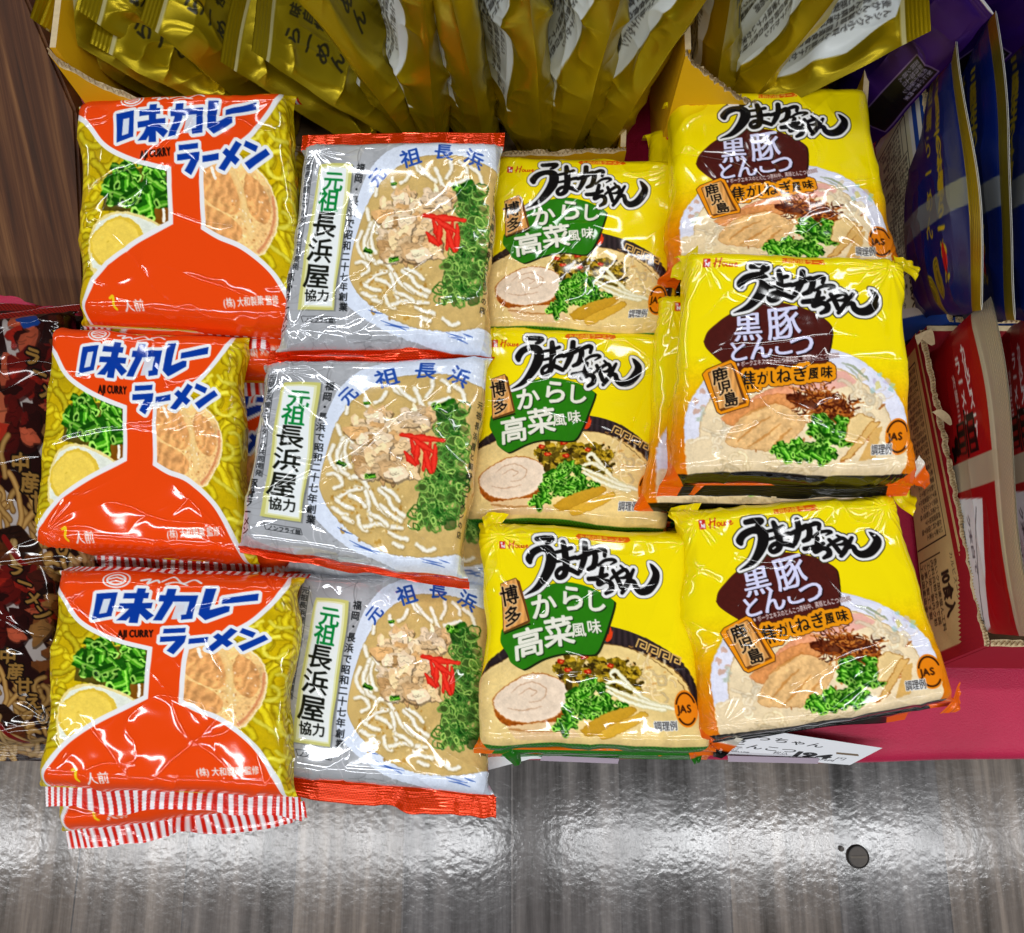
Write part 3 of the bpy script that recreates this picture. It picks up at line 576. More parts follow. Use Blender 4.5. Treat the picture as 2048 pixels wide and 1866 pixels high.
    jas(A, 1775, 1395, 95, 140); A.text('調理例', 1570, 1510, 84, (.10, .07, .05), 2, .62, 0, .6, out=[(6, WHITE)])
    H = A.H; v0 = int((1-MV+.045)*H); A.C[v0:] = (.05, .05, .05); crimp(A, 1-MV+.045, 1, 70, .5)
    A.C[:int(FIN*.9*H)] = (.93, .84, .05); crimp(A, 0, FIN, 70, .1)
    for s in (0, 1):
        P = np.array([(0, .82), (.06, .85), (.13, .93), (.11, 1), (0, 1)]); Q = P.copy(); Q[:, 0] = 1-P[:, 0] if s else P[:, 0]
        A.setmap(None, None); A.fill(Q, (.92, .38, .04)); A.fill(Q*[1, .985] if not s else Q*[1, .985], (.92, .88, .80), .0); A.setmap(Q0, FACE)
    return A
# ------------------------------------------------------------------ helpers: points, tags, meshes, materials
_fw = np.array([0, math.cos(PITCH), -math.sin(PITCH)]); _up = np.array([0, math.sin(PITCH), math.cos(PITCH)])
def ray(u, v): return _fw+np.array([1., 0, 0])*(u-1024)/FPX-_up*(v-933)/FPX
def at_z(u, v, z):
    d = ray(u, v); return np.array([0, 0, CAM_H])+d*(z-CAM_H)/d[2]
def at_y(u, v, y):
    d = ray(u, v); return np.array([0, 0, CAM_H])+d*y/d[1]
def tag(o, label=None, cat=None, group=None, kind=None):
    if label: o['label'] = label
    if cat: o['category'] = cat
    if group: o['group'] = group
    if kind: o['kind'] = kind
    return o
def empty(name, loc):
    o = bpy.data.objects.new(name, None); o.location = loc; o.empty_display_size = .02; sc.collection.objects.link(o); return o
def link(name, me, parent=None, mat=None):
    o = bpy.data.objects.new(name, me); sc.collection.objects.link(o)
    if mat: me.materials.append(mat)
    if parent is not None: o.parent = parent
    return o
def grid_mesh(name, P, col=None, origin=(0, 0, 0), flip=False):
    """P (nv,nu,3) world points -> smooth quad grid with point colours"""
    nv, nu = P.shape[:2]; me = bpy.data.meshes.new(name)
    co = (P.reshape(-1, 3)-np.asarray(origin)).astype(np.float32)
    i = np.arange(nv*nu).reshape(nv, nu); q = np.stack([i[:-1, :-1], i[1:, :-1], i[1:, 1:], i[:-1, 1:]], -1).reshape(-1, 4)
    if flip: q = q[:, ::-1]
    n = len(q); me.vertices.add(len(co)); me.vertices.foreach_set('co', co.ravel())
    me.loops.add(n*4); me.loops.foreach_set('vertex_index', q.ravel().astype(np.int32))
    me.polygons.add(n); me.polygons.foreach_set('loop_start', np.arange(0, n*4, 4, dtype=np.int32)); me.polygons.foreach_set('loop_total', np.full(n, 4, np.int32))
    me.polygons.foreach_set('use_smooth', np.ones(n, bool))
    if col is not None:
        a = me.attributes.new('print', 'FLOAT_COLOR', 'POINT'); c = np.ones((nv*nu, 4), np.float32); c[:, :col.shape[-1]] = col.reshape(-1, col.shape[-1])
        m = c[:, 3].copy() if col.shape[-1] == 4 else np.zeros(len(c), np.float32); c[:, 3] = 1; a.data.foreach_set('color', c.ravel())
        b = me.attributes.new('foil', 'FLOAT', 'POINT'); b.data.foreach_set('value', m)
    me.update(calc_edges=True); me.validate(); return me
def poly_mesh(name, V, F, origin=(0, 0, 0), smooth=False):
    me = bpy.data.meshes.new(name); me.from_pydata([tuple(np.asarray(v)-np.asarray(origin)) for v in V], [], F); me.update()
    if smooth:
        for p in me.polygons: p.use_smooth = True
    return me
def nodes(name):
    m = bpy.data.materials.new(name); m.use_nodes = True; t = m.node_tree; return m, t, t.nodes['Principled BSDF'], t.nodes, t.links
def film_mat(name, rough=.14, bump=.0, bscale=300, coat=0., spec=.5, tint=None):
    m, t, b, N, L = nodes(name)
    a = N.new('ShaderNodeAttribute'); a.attribute_name = 'print'; f = N.new('ShaderNodeAttribute'); f.attribute_name = 'foil'
    L.new(a.outputs['Color'], b.inputs['Base Color']); L.new(f.outputs['Fac'], b.inputs['Metallic'])
    b.inputs['Roughness'].default_value = rough; b.inputs['Specular IOR Level'].default_value = spec
    b.inputs['Coat Weight'].default_value = coat; b.inputs['Coat Roughness'].default_value = .06
    if bump:
        n = N.new('ShaderNodeTexNoise'); n.inputs['Scale'].default_value = bscale; n.inputs['Detail'].default_value = 3
        tc = N.new('ShaderNodeTexCoord'); L.new(tc.outputs['Object'], n.inputs['Vector'])
        bp = N.new('ShaderNodeBump'); bp.inputs['Strength'].default_value = bump; bp.inputs['Distance'].default_value = .001
        L.new(n.outputs['Fac'], bp.inputs['Height']); L.new(bp.outputs['Normal'], b.inputs['Normal'])
    return m
def plain(name, col, rough=.6, var=.12, scale=60, bump=.1, metal=0., spec=.4):
    m, t, b, N, L = nodes(name)
    tc = N.new('ShaderNodeTexCoord'); n = N.new('ShaderNodeTexNoise'); n.inputs['Scale'].default_value = scale; n.inputs['Detail'].default_value = 5
    L.new(tc.outputs['Object'], n.inputs['Vector']); r = N.new('ShaderNodeMix'); r.data_type = 'RGBA'
    c = lin(col); r.inputs[6].default_value = (*np.clip(c*(1-var), 0, 1), 1); r.inputs[7].default_value = (*np.clip(c*(1+var), 0, 1), 1)
    L.new(n.outputs['Fac'], r.inputs[0]); L.new(r.outputs[2], b.inputs['Base Color'])
    b.inputs['Roughness'].default_value = rough; b.inputs['Metallic'].default_value = metal; b.inputs['Specular IOR Level'].default_value = spec
    bp = N.new('ShaderNodeBump'); bp.inputs['Strength'].default_value = bump; bp.inputs['Distance'].default_value = .001
    L.new(n.outputs['Fac'], bp.inputs['Height']); L.new(bp.outputs['Normal'], b.inputs['Normal'])
    return m

# ------------------------------------------------------------------ a filled noodle pack from its printed film
def sstep(x): x = np.clip(x, 0, 1); return x*x*(3-2*x)
def creases(X, Y, w, l, seed, amp=1.):
    """film undulation in metres over the face coordinates X 0..w, Y 0..l (Y towards the lower seal)"""
    rs = np.random.RandomState(seed); o = rs.uniform(0, 40, 4)
    d = .0009*fbm(X/.034+o[0], Y/.034+o[1], seed % 90+1, 2)+.00012*noise2(X/.011+o[2], Y/.011+o[3], seed % 70+5)
    a0 = rs.uniform(0, PI); c, s = math.cos(a0), math.sin(a0); U, V = X*c+Y*s, -X*s+Y*c; wp = .4*noise2(X/.02+o[3], Y/.02, 9)
    d = d+.0012*(1-np.abs(noise2(U/.07+o[1]+wp, V/.026+o[2]+wp, seed % 40+2)))**2+.00035*(1-np.abs(noise2(V/.03+o[0]+wp, U/.011+o[3], seed % 30+3)))**3*sstep(fbm(X/.04+o[2], Y/.04, 11)*2+.5)
    ex = np.minimum(X, w-X); ey = np.minimum(Y, l-Y)
    for cx, cy in ((0, 0), (w, 0), (0, l), (w, l)):       # folds that fan out of the corners
        r = np.hypot(X-cx, Y-cy)+1e-5; an = np.arctan2(np.abs(Y-cy), np.abs(X-cx)); k = 1.15*rs.uniform(.05, 1)**1.6; fq = rs.uniform(2.5, 8)
        f = np.abs(np.sin(an*fq+3.*noise2(r/.03+o[0], an*1.5, seed % 50)+rs.uniform(0, 6)))
        d = d+k*.0013*(1-f**.9)*np.exp(-r/.026)*sstep(r/.008)
    for yy in (0, l):                                       # puckers running in from the seals
        t = np.abs(Y-yy); d = d+.0008*np.exp(-t/.016)*np.sin(X/.0075+3*noise2(X/.03+o[1], t/.05, seed % 60))*(.5+.5*noise2(X/.02, o[2]+t*0, 3))
    for i in range(7):                                      # single sharp creases
        x0, y0 = rs.uniform(.05, .95)*w, rs.uniform(.05, .95)*l; a = rs.uniform(0, PI); L = rs.uniform(.025, .06)
        u = (X-x0)*math.cos(a)+(Y-y0)*math.sin(a); v = -(X-x0)*math.sin(a)+(Y-y0)*math.cos(a)+.006*noise2(u/.03+i, u*0+o[3], i+2)
        s = rs.uniform(.5, 1.2)*(1 if rs.rand() < .7 else -1)
        d = d+s*.0009*np.exp(-np.abs(v)/.0028)*np.exp(-(u/L)**4)
    return d*amp

_backmat = {}
def pack(name, kind, art, px, z, seed, T=.033, shift=(0, 0, 0), rot=0., res=1, amp=1., r=.011, fin=(.012, .012), fdrop=(.5, .25), slope=(.013, .013), mat=None, seal_names=('top_seal', 'bottom_seal'), dome=.0025, wavy=1.):
    """px: four photo corners TL,TR,BR,BL of the top face at heights z (4 values) -> children of one Empty"""
    C = np.array([at_z(*p, zz) for p, zz in zip(px, np.broadcast_to(z, 4))])
    c0 = C.mean(0); ca, sa = math.cos(rot), math.sin(rot); D = C-c0
    C = np.stack([D[:, 0]*ca-D[:, 1]*sa, D[:, 0]*sa+D[:, 1]*ca, D[:, 2]], 1)+c0+np.array(shift)
    w = (np.linalg.norm(C[1]-C[0])+np.linalg.norm(C[2]-C[3]))/2; l = (np.linalg.norm(C[3]-C[0])+np.linalg.norm(C[2]-C[1]))/2
    base = C.mean(0)-[0, 0, T]; root = empty(name, tuple(base))
    art = art[::res, ::res]; nv, nu = art.shape[:2]
    u = (np.arange(nu)+.5)/nu; v = (np.arange(nv)+.5)/nv; U, V = np.meshgrid(u, v)
    SL, EL = .025, .033; LS = .020
    rs = np.random.RandomState(seed+3); ph = rs.uniform(0, 20, 6)
    def surf(U, V):
        q = np.where(U < MU, (MU-U)/MU*SL, np.where(U > 1-MU, (U-1+MU)/MU*SL, 0)); sg = np.where(U < .5, -1., 1.)
        a = np.clip((U-MU)/(1-2*MU), 0, 1); b = np.clip((V-MV)/(1-2*MV), 0, 1)
        p = np.where(V < MV, (MV-V)/MV*EL, np.where(V > 1-MV, (V-1+MV)/MV*EL, 0)); top = V < .5
        # rounded long side
        rr = r*(1+.25*noise2(b*4+ph[0], sg*3, 3)); th = np.minimum(q/rr, PI/2); off = rr*np.sin(th); drop = rr*(1-np.cos(th))+np.maximum(0, q-rr*PI/2)
        off = off+.0016*noise2(V*7+ph[1], q*60+sg*5, 8)*sstep(q/.01)
        # closing towards the seals
        k = sstep(p/LS); pin = np.maximum(p-LS, 0); wav = noise2(U*5+ph[2], top*7., 4)+.6*noise2(U*13+ph[3], top*5., 6)
        sd = T*np.where(top, .55, .62)
        off = off*(1-k)+k*q*.62; drop = drop*(1-k)
        adv = np.where(top, slope[0], slope[1])*np.sin(np.minimum(p/LS, 1)*PI/2); ed = sd*(1-np.cos(np.minimum(p/LS, 1)*PI/2))
        fd = np.where(top, fdrop[0], fdrop[1]); fl = np.where(top, fin[0], fin[1])/.013
        adv = adv+pin*fl*np.cos(fd)*(1+.10*wav*wavy); ed = ed+pin*fl*np.sin(fd)+np.sin(np.minimum(1, pin/.013)*1.4)*.0022*wav*wavy
        A_ = a+sg*off/w; B_ = b+np.where(top, -1, 1)*adv/l
        ww = [(1-A_)*(1-B_), A_*(1-B_), A_*B_, (1-A_)*B_]
        P = sum(ww[i][..., None]*C[i] for i in range(4))
        dm = dome*(1-(2*a-1)**4)*(1-(2*b-1)**4)
        P[..., 2] += dm-drop-ed
        return P, a, b, p, q, sg, top
    P, a, b, p, q, sg, top = surf(U, V)
    X = a*w+sg*q*(q > 0); Y = b*l+np.where(top, -p, p)
    d = creases(np.clip(X, -.02, w+.02), np.clip(Y, -.02, l+.02), w, l, seed, amp)
    d = d*np.where(p > LS, .35, 1)
    cr = (p > LS+.0015); d = d+cr*.00022*np.sin(p/.0019*2*PI)
    gu = np.gradient(P, axis=1); gv = np.gradient(P, axis=0); n = np.cross(gv, gu); n /= np.linalg.norm(n, axis=-1, keepdims=True)+1e-12
    P = P+n*d[..., None]
    P[..., 0] += .0022*noise2(a*2.3+ph[4], b*2.3+ph[5], 21); P[..., 1] += .0022*noise2(a*2.3+ph[5], b*2.3+ph[4], 22)
    i0 = int(FIN*nv); i1 = nv-int(FIN*nv)
    f = link('front_film', grid_mesh('front_film', P[i0-1:i1+1], art[i0-1:i1+1], base), root, mat)
    if fin[0] > 0: link(seal_names[0], grid_mesh(seal_names[0], P[:i0], art[:i0], base), root, mat)
    if fin[1] > 0: link(seal_names[1], grid_mesh(seal_names[1], P[i1:], art[i1:], base), root, mat)
    # back film: side bands and underside, hung from the same rim
    ub = np.linspace(0, 1, 61); vb = v[i0:i1:6]; Ub, Vb = np.meshgrid(ub, vb)
    rimL = P[i0:i1:6, 0]; rimR = P[i0:i1:6, -1]; m = len(vb); zb = C[:, 2].mean()-T
    k = np.minimum(np.arange(m), np.arange(m)[::-1])/(m/2)
    kk = sstep(k*5)[:, None]; S = np.linspace(0, 1, 61)[None, :]
    Q = rimL[:, None]*(1-S[..., None])+rimR[:, None]*S[..., None]
    fz = (1-np.abs(2*S-1)**9)*kk; bw = np.zeros(4)
    low = (C[0, 2]*(1-vb)+C[3, 2]*vb)[:, None]-T
    zz = Q[..., 2]; Q[..., 2] = zz+(np.minimum(low, zz)-zz)*fz
    side = np.where(S[..., None] < .5, art[i0:i1:6, :1], art[i0:i1:6, -1:])
    link('back_film', grid_mesh('back_film', Q, side, base, flip=True), root, mat)
    return root

# ------------------------------------------------------------------ a flat pouch standing on edge
def pouch(name, front, back, C, T, seed, mat, seal=.09, amp=1., wave=.004, tuck=0.):
    """C: corners [top-left, top-right, bottom-right, bottom-left] seen from the front face; v runs from the top seal down"""
    C = np.asarray(C, float); w = np.linalg.norm(C[1]-C[0]); l = np.linalg.norm(C[3]-C[0]); base = (C[2]+C[3])/2
    root = empty(name, tuple(base)); nv, nu = front.shape[:2]
    U, V = np.meshgrid(np.linspace(0, 1, nu), np.linspace(0, 1, nv))
    N = np.cross(C[3]-C[0], C[1]-C[0]); N = N/np.linalg.norm(N)
    B = sum(k[..., None]*C[i] for i, k in enumerate([(1-U)*(1-V), U*(1-V), U*V, (1-U)*V]))
    rs = np.random.RandomState(seed); o = rs.uniform(0, 30, 6)
    bulge = (1-np.abs(2*U-1)**2.2)**.8*np.clip((V-seal)/(1-seal), 0, 1)**.6*np.clip((1-V)/.18, 0, 1)**.55
    bend = wave*(noise2(U*2+o[0], V*1.2+o[1], 3)+.7*np.sin(U*5+o[2])*sstep(1-V/.5))
    cr = .0022*(1-np.abs(noise2(U*3.2+o[3], V*4+o[4], 7))**.6)+.0011*(1-np.abs(noise2(U*7+o[5], V*7, 9))**.6)
    wp = .5*noise2(U*3+o[2], V*3+o[0], 12)
    if amp > 1.5: cr = cr+.0030*((1-np.abs(noise2(U*1.7+V*1.2+o[1]+wp, V*2.2-U*.8+o[3]+wp, 13)))**2-.4)+.0016*(1-np.abs(noise2(U*4-V*2+o[5]+wp, V*3+o[1]+wp, 15)))**3
    ed = np.minimum(np.minimum(U, 1-U)*w, (1-V)*l)
    for cx in (0, 1):                                       # gathers at the lower corners
        r = np.hypot((U-cx)*w, (V-1)*l)+1e-4; an = np.arctan2((1-V)*l, np.abs(U-cx)*w); cr = cr+.004*(1-np.abs(np.sin(an*5+o[cx]))**.6)*np.exp(-r/.03)*sstep(r/.01)
    cr = cr*amp*sstep(ed/.012)*np.clip((V-seal*.9)/.1, 0, 1)
    crimpz = (V < seal*.8)*.00012*np.sin(V*l/.0026*6.28)
    B = B+(C[1]-C[0])[None, None]/w*(.0035*noise2(V*5+o[2], U*0+o[4], 17)*(2*U-1)*np.clip((V-seal)/.1, 0, 1))[..., None]
    for nm, sgn, art in (('front_film', 1, front), ('back_film', -1, back[:, ::-1])):
        P = B+N*(sgn*(T/2*bulge+cr+.0004*np.clip(ed/.004, 0, 1))+bend+crimpz)[..., None]
        i0 = max(2, int(seal*nv)); fl = sgn < 0
        link(nm, grid_mesh(nm, P[i0-1:], art[i0-1:], base, flip=fl), root, mat)
        if sgn > 0: link('top_seal', grid_mesh('top_seal', P[:i0], art[:i0], base), root, mat)
        else: link('back_seal', grid_mesh('back_seal', P[:i0], art[:i0], base, flip=True), root, mat)
    # thin cut edge that shows pale all round
    return root

def sheet(name, art, C, base, parent=None, mat=None, bow=0.):
    nv, nu = art.shape[:2]; U, V = np.meshgrid(np.linspace(0, 1, nu), np.linspace(0, 1, nv)); C = np.asarray(C, float)
    P = sum(k[..., None]*C[i] for i, k in enumerate([(1-U)*(1-V), U*(1-V), U*V, (1-U)*V])); P[..., 2] += bow*(4*U*(1-U))
    return link(name, grid_mesh(name, P, art, base), parent, mat)

def slab(name, top, bot, thick, base, parent, mat, edge_mat=None, torn=0., seed=1, n=70):
    """upright board between two 3D polylines (same plan), thickness vector thick; torn = ragged top"""
    rs = np.random.RandomState(seed); t = np.linspace(0, 1, n)
    def along(L):
        L = np.asarray(L, float); s = np.r_[0, np.cumsum(np.linalg.norm(np.diff(L, axis=0), axis=1))]; s /= s[-1]; return np.stack([np.interp(t, s, L[:, i]) for i in range(3)], 1)
    A, B = along(top), along(bot); th = np.asarray(thick, float)
    j = torn*(rs.uniform(-1, 1, n)*.5+np.sin(np.arange(n)*.9+seed)*.3); A2 = A.copy(); dn = A-B; dn /= np.linalg.norm(dn, axis=1, keepdims=True)+1e-9; A = A+dn*j[:, None]; A2 = A2+dn*(torn*(rs.uniform(-1, 1, n)*.6+np.sin(np.arange(n)*.7)*.3))[:, None]
    V = np.vstack([A, B, A2+th, B+th]); F = []; E = []
    for i in range(n-1):
        F += [(i, i+1, n+i+1, n+i), (2*n+i+1, 2*n+i, 3*n+i, 3*n+i+1), (n+i, n+i+1, 3*n+i+1, 3*n+i)]; E.append((i+1, i, 2*n+i, 2*n+i+1))
    F += [(0, n, 3*n, 2*n), (n-1, 3*n-1, 4*n-1, 2*n-1)]
    me = poly_mesh(name, V, F+E, base); o = link(name, me, parent, mat)
    if edge_mat:
        me.materials.append(edge_mat)
        for p in list(me.polygons)[len(F):]: p.material_index = 1
    if torn:                                                # fluted core showing along the torn edge
        W = []; G = []; ncor = n*4; M = (A+A2+th)/2
        for i in range(ncor):
            f = i/(ncor-1)*(n-1); a = int(min(f, n-2)); c = M[a]+(M[a+1]-M[a])*(f-a); k = .5+.42*math.sin(i*2.1); c = A[a]*(1-k)+(A2[a]+th)*k+(A[a+1]-A[a])*(f-a)
            W += [c+[0, 0, -.002], c+[0, 0, .0012+.0012*rs.rand()]]
            if i: G.append((2*i-2, 2*i, 2*i+1, 2*i-1))
        link('torn_edge', poly_mesh('torn_edge', W, G, base), parent, edge_mat or mat)
    return o
# ------------------------------------------------------------------ other printed films and panels (canvas units = pixels)
def rows(A, x, y, w, h, n, size, col, seed, vert=True, chars='小麦粉国内製造卵白末食塩かんすいクチナシ色素一部に加工でんぷん調味料'):
    rs = np.random.RandomState(seed); cs = list(chars)
    for i in range(n):
        if vert: A.text(''.join(rs.choice(cs, int(h/size*rs.uniform(.6, 1)))), x+w*(i+.5)/n, y+size*.5, size, col, vert=True, bold=.3)
        else: A.text(''.join(rs.choice(cs, int(w/size*rs.uniform(.6, 1)))), x, y+h*(i+1)/n, size, col, bold=.3)
def barcode(A, x, y, w, h, seed):
    rs = np.random.RandomState(seed); A.fill([(x, y), (x+w, y), (x+w, y+h), (x, y+h)], WHITE, metal=0); t = y+4
    while t < y+h-4:
        k = rs.randint(1, 4)*1.6; A.fill([(x+4, t), (x+w-12, t), (x+w-12, t+k), (x+4, t+k)], BLACK); t += k+rs.randint(1, 4)*1.6
def art_px(W, H, base, metal): return Art(W, H, base, metal, [(0, 0), (W, 0), (W, H), (0, H)], (0, 0, 1, 1))
GOLD = (.67, .585, .035)
def foil_var(A, k=.08): A.grad(lambda X, Y, C: C*(1+k*fbm(X*3, Y*4, 3)[..., None]))
def print_gold_front():
    A = art_px(400, 560, GOLD, .70); foil_var(A)
    A.fill([(0, 44), (400, 44), (400, 53), (0, 53)], (.80, .77, .55), metal=.2)
    K = (.05, .05, .03)
    for i, ch in enumerate('らーめん'): A.text(ch, 80, 100+44*i, 44, K, 0, 1, .1, .5, mid=True, nib=(3, .8), al=.85, metal=.2)
    for i, ch in enumerate('味自慢'): A.text(ch, 135, 96+34*i, 32, K, 0, 1, .1, .3, mid=True, nib=(2, .8), al=.8, metal=.2)
    c = np.array([(300+62*math.cos(t), 235+75*math.sin(t)) for t in np.linspace(.2, 3.6, 30)])
    for k, ww in ((1, 13), (.86, 5), (.74, 4)): A.strokes([(c*k+np.array([300, 235])*(1-k), [3, ww, ww*1.6, ww, 2])], (.88, .88, .86), metal=0)
    return A.done(2)
def print_gold_back():
    A = art_px(400, 560, GOLD, .70); foil_var(A)
    A.fill([(0, 44), (400, 44), (400, 53), (0, 53)], (.80, .77, .55), metal=.2)
    A.fill(catmull([(60, 60), (340, 60), (345, 380), (340, 398), (70, 398), (60, 380), (60, 60)], 3), (.84, .87, .88), metal=0)
    rows(A, 70, 66, 265, 320, 15, 15, BLACK, 4)
    A.text('6-8', 300, 395, 22, BLACK, 0)
    for i in range(4): A.text('お早めに販売者'[i:i+3], 90+60*i, 440, 18, (.1, .1, .05), 0)
    A.fill(blob(200, 470, 130, 16, .02, 20, 3), (.84, .87, .88), metal=0); A.text('製麺株式会社', 90, 478, 20, BLACK)
    barcode(A, 80, 492, 240, 56, 3)
    return A.done(2)
def print_blue(seed=0):
    A = art_px(400, 520, (.02, .11, .40), .12); foil_var(A, .12)
    GD = (.72, .62, .12)
    A.fill([(0, 0), (400, 0), (400, 62), (0, 62)], (.70, .62, .10), metal=.75)
    for i, ch in enumerate('三陸生の牡蠣らーめん'): A.text(ch, 60+31*i, 150, 34, GD, -90, 1, 0, 1.2, mid=True, nib=(2, .6))
    for i, ch in enumerate('牡蠣らーめん'): A.text(ch, 60+42*i, 215, 40, GD, -90, 1, 0, .8, mid=True)
    A.fill(blob(320, 150, 22, 14, .1, 14, 3), (.80, .12, .12))
    for s, x, y in ((1, 345, 205), (2, 370, 250)):
        A.fill(blob(x, y, 30, 22, .2, 18, s), (.45, .40, .12)); A.strokes([(blob(x, y, 30*k, 22*k, .2, 18, s), 3) for k in (.95, .7, .45)], GD)
    A.fill([(0, 0), (400, 0), (400, 7), (0, 7)], (.93, .93, .92), metal=0)
    A.fill([(215, 62), (255, 62), (290, 520), (250, 520)], (.62, .62, .56), .75, metal=.3)
    return A.done(2)
def print_red():
    A = art_px(400, 520, (.66, .07, .09), .12); foil_var(A, .06)
    A.fill([(0, 0), (400, 0), (400, 130), (0, 130)], (.80, .77, .69), metal=.35)
    crimp(A, 0, .13, 70, .15)
    A.fill([(178, 100), (216, 100), (216, 520), (178, 520)], (.78, .74, .64), metal=.3)
    for i, ch in enumerate('カルビスープ'): A.text(ch, 42+21*i, 205-1.2*i, 27, WHITE, -90, 1, 0, 1.2, mid=True)
    for i, ch in enumerate('ラーメン'): A.text(ch, 52+23*i, 245, 27, WHITE, -90, 1, 0, 1.2, mid=True)
    for i, ch in enumerate('冷麺三千里'): A.text(ch, 70+20*i, 285, 20, WHITE, -90, 1, 0, .6, mid=True)
    K = (.08, .03, .03)
    A.fill([(120, 205), (172, 195), (172, 245), (120, 248)], K); A.fill([(112, 250), (176, 250), (176, 258), (112, 258)], K); A.fill([(126, 260), (170, 260), (168, 310), (126, 310)], K)
    for x in (130, 146, 160): A.fill([(x, 212), (x+7, 212), (x+7, 238), (x, 238)], (.6, .08, .08)); A.fill([(x, 268), (x+7, 268), (x+7, 300), (x, 300)], (.6, .08, .08))
    A.fill(blob(160, 330, 14, 22, .6, 18, 4), K)
    A.fill(catmull([(232, 210), (390, 300), (394, 520), (232, 520), (232, 210)], 2), (.90, .92, .95), metal=0)
    DK = (.12, .12, .16); A.strokes([(np.array([(242, 250), (385, 330), (385, 515)]), 3)], DK); rows(A, 246, 270, 120, 240, 6, 20, DK, 5, False)
    return A.done(2)
def print_purple():
    A = art_px(400, 520, (.22, .07, .45), .6); foil_var(A, .15)
    A.strokes([(np.array([(310, 420), (310, 190), (392, 190), (392, 420), (310, 420)]), 2)], (.75, .72, .82)); A.fill([(312, 192), (390, 192), (390, 418), (312, 418)], (.03, .02, .05), metal=.1)
    rows(A, 318, 198, 66, 120, 4, 15, (.70, .66, .80), 7)
    A.fill([(0, 0), (400, 0), (400, 5), (0, 5)], (.85, .85, .88), metal=.2)
    return A.done(2)
def print_seafood():
    A = art_px(376*2, 408*2, (.17, .07, .06), 0)
    H, W = A.H, A.W
    A.C[:int(FIN*H)+8] = (.62, .14, .10); crimp(A, 0, FIN+.02, 60, .3)
    A.fill(catmull([(0, 0), (330, 60), (430, 250), (300, 420), (0, 500)], 5), (.52, .10, .10)); A.region([(0, 60), (430, 60), (430, 480), (0, 500)], lambda X, Y, C: np.clip(C*(1+.3*fbm(X*2, Y*2, 7)[..., None]), 0, 1))
    A.meat((330, 380, 200, 170), 40, 70, [(.72, .20, .12), (.55, .12, .08), (.85, .45, .30), (.35, .08, .06)], 4)
    A.fill(catmull([(520, 90), (590, 190), (610, 330), (650, 430), (690, 540), (640, 520), (580, 400), (540, 260), (520, 90)], 6), (.80, .79, .77)); A.meat((610, 250, 90, 170), 34, 44, [(.60, .14, .09), (.42, .09, .07), (.75, .36, .24), (.20, .06, .05)], 14); A.meat((690, 420, 50, 330), 40, 38, [(.30, .12, .08), (.50, .30, .14), (.14, .07, .05), (.62, .45, .24)], 15); A.fill(catmull([(420, 480), (520, 560), (590, 700), (520, 760), (430, 640), (420, 480)], 6), (.86, .85, .83))
    A.noodles((500, 640, 200, 140), 60, 17, (.86, .70, .40), (.45, .30, .12), 3, 150, 1.2); A.meat((360, 700, 220, 70), 20, 50, [(.78, .40, .16), (.40, .20, .08), (.20, .10, .06)], 6)
    A.noodles((380, 760, 360, 40), 50, 18, (.90, .78, .52), (.62, .48, .24), 8, 160, 1.0)
    GD = (.70, .55, .27)
    for i, ch in enumerate('中産甘えび'): A.text(ch, 545+22*i, 470+48*i, 54, GD, 6, 1, 0, 1, mid=True, nib=(3, .6), out=[(5, (.12, .07, .04))])
    for i, ch in enumerate('ラーメン'): A.text(ch, 600+18*i, 210+44*i, 48, GD, 20, 1, 0, 1.5, mid=True, nib=(3, .6), out=[(5, (.10, .05, .04))])
    A.fill(blob(600, 120, 34, 20, .3, 16, 4), (.10, .30, .65)); A.strokes([(catmull([(470, 640), (500, 690), (540, 740)]), 16)], (.55, .10, .08))
    return A
def print_blue_panel():
    A = art_px(600, 260, (.90, .90, .88), 0)                 # left of the sheet = back of the box ; top = torn edge
    A.fill([(0, 22), (600, 22), (600, 44), (0, 44)], (.10, .28, .62)); A.fill([(570, 0), (600, 0), (600, 260), (530, 260)], (.10, .28, .62)); A.fill([(0, 20), (30, 20), (10, 260), (0, 260)], (.10, .28, .62))
    P = [(38, 62), (545, 62), (500, 260), (38, 260)]; A.fill(P, (.86, .85, .72)); DK = (.12, .12, .12)
    A.strokes([(np.array([(60, 250), (60, 84), (430, 84), (430, 250)]), 3), (np.array([(60, 110), (150, 110)]), 2), (np.array([(150, 84), (150, 250)]), 2)], DK)
    rows(A, 156, 92, 268, 160, 20, 13, DK, 3); rows(A, 66, 120, 80, 130, 6, 12, DK, 8)
    A.text('10食入', 440, 150, 46, DK, 0, .62, 0, 1.5); A.text('牡蠣らーめん', 440, 102, 20, DK, 0, .8); rows(A, 440, 160, 80, 90, 5, 15, DK, 9, False)
    return A.done(2)
def print_red_panel():
    A = art_px(760, 260, (.60, .10, .13), 0)
    A.fill([(30, 40), (735, 40), (735, 260), (30, 260)], (.80, .70, .48)); A.fill([(0, 0), (760, 0), (760, 14), (0, 14)], (.80, .70, .48)); DK = (.14, .11, .08)
    A.strokes([(np.array([(60, 255), (60, 66), (490, 66), (490, 255)]), 4), (np.array([(640, 250), (520, 250), (520, 120)]), 3)], DK)
    rows(A, 66, 78, 415, 170, 24, 15, DK, 3); A.text('10食入', 560, 130, 60, DK, 0, .62, 0, 2.2); A.text('カルビスープラーメン', 530, 66, 20, DK, 0, .95); rows(A, 525, 140, 190, 110, 5, 19, DK, 6, False)
    A.grad(lambda X, Y, C: C*(1+.04*fbm(X*20, Y*8, 3)[..., None]))
    return A.done(2)
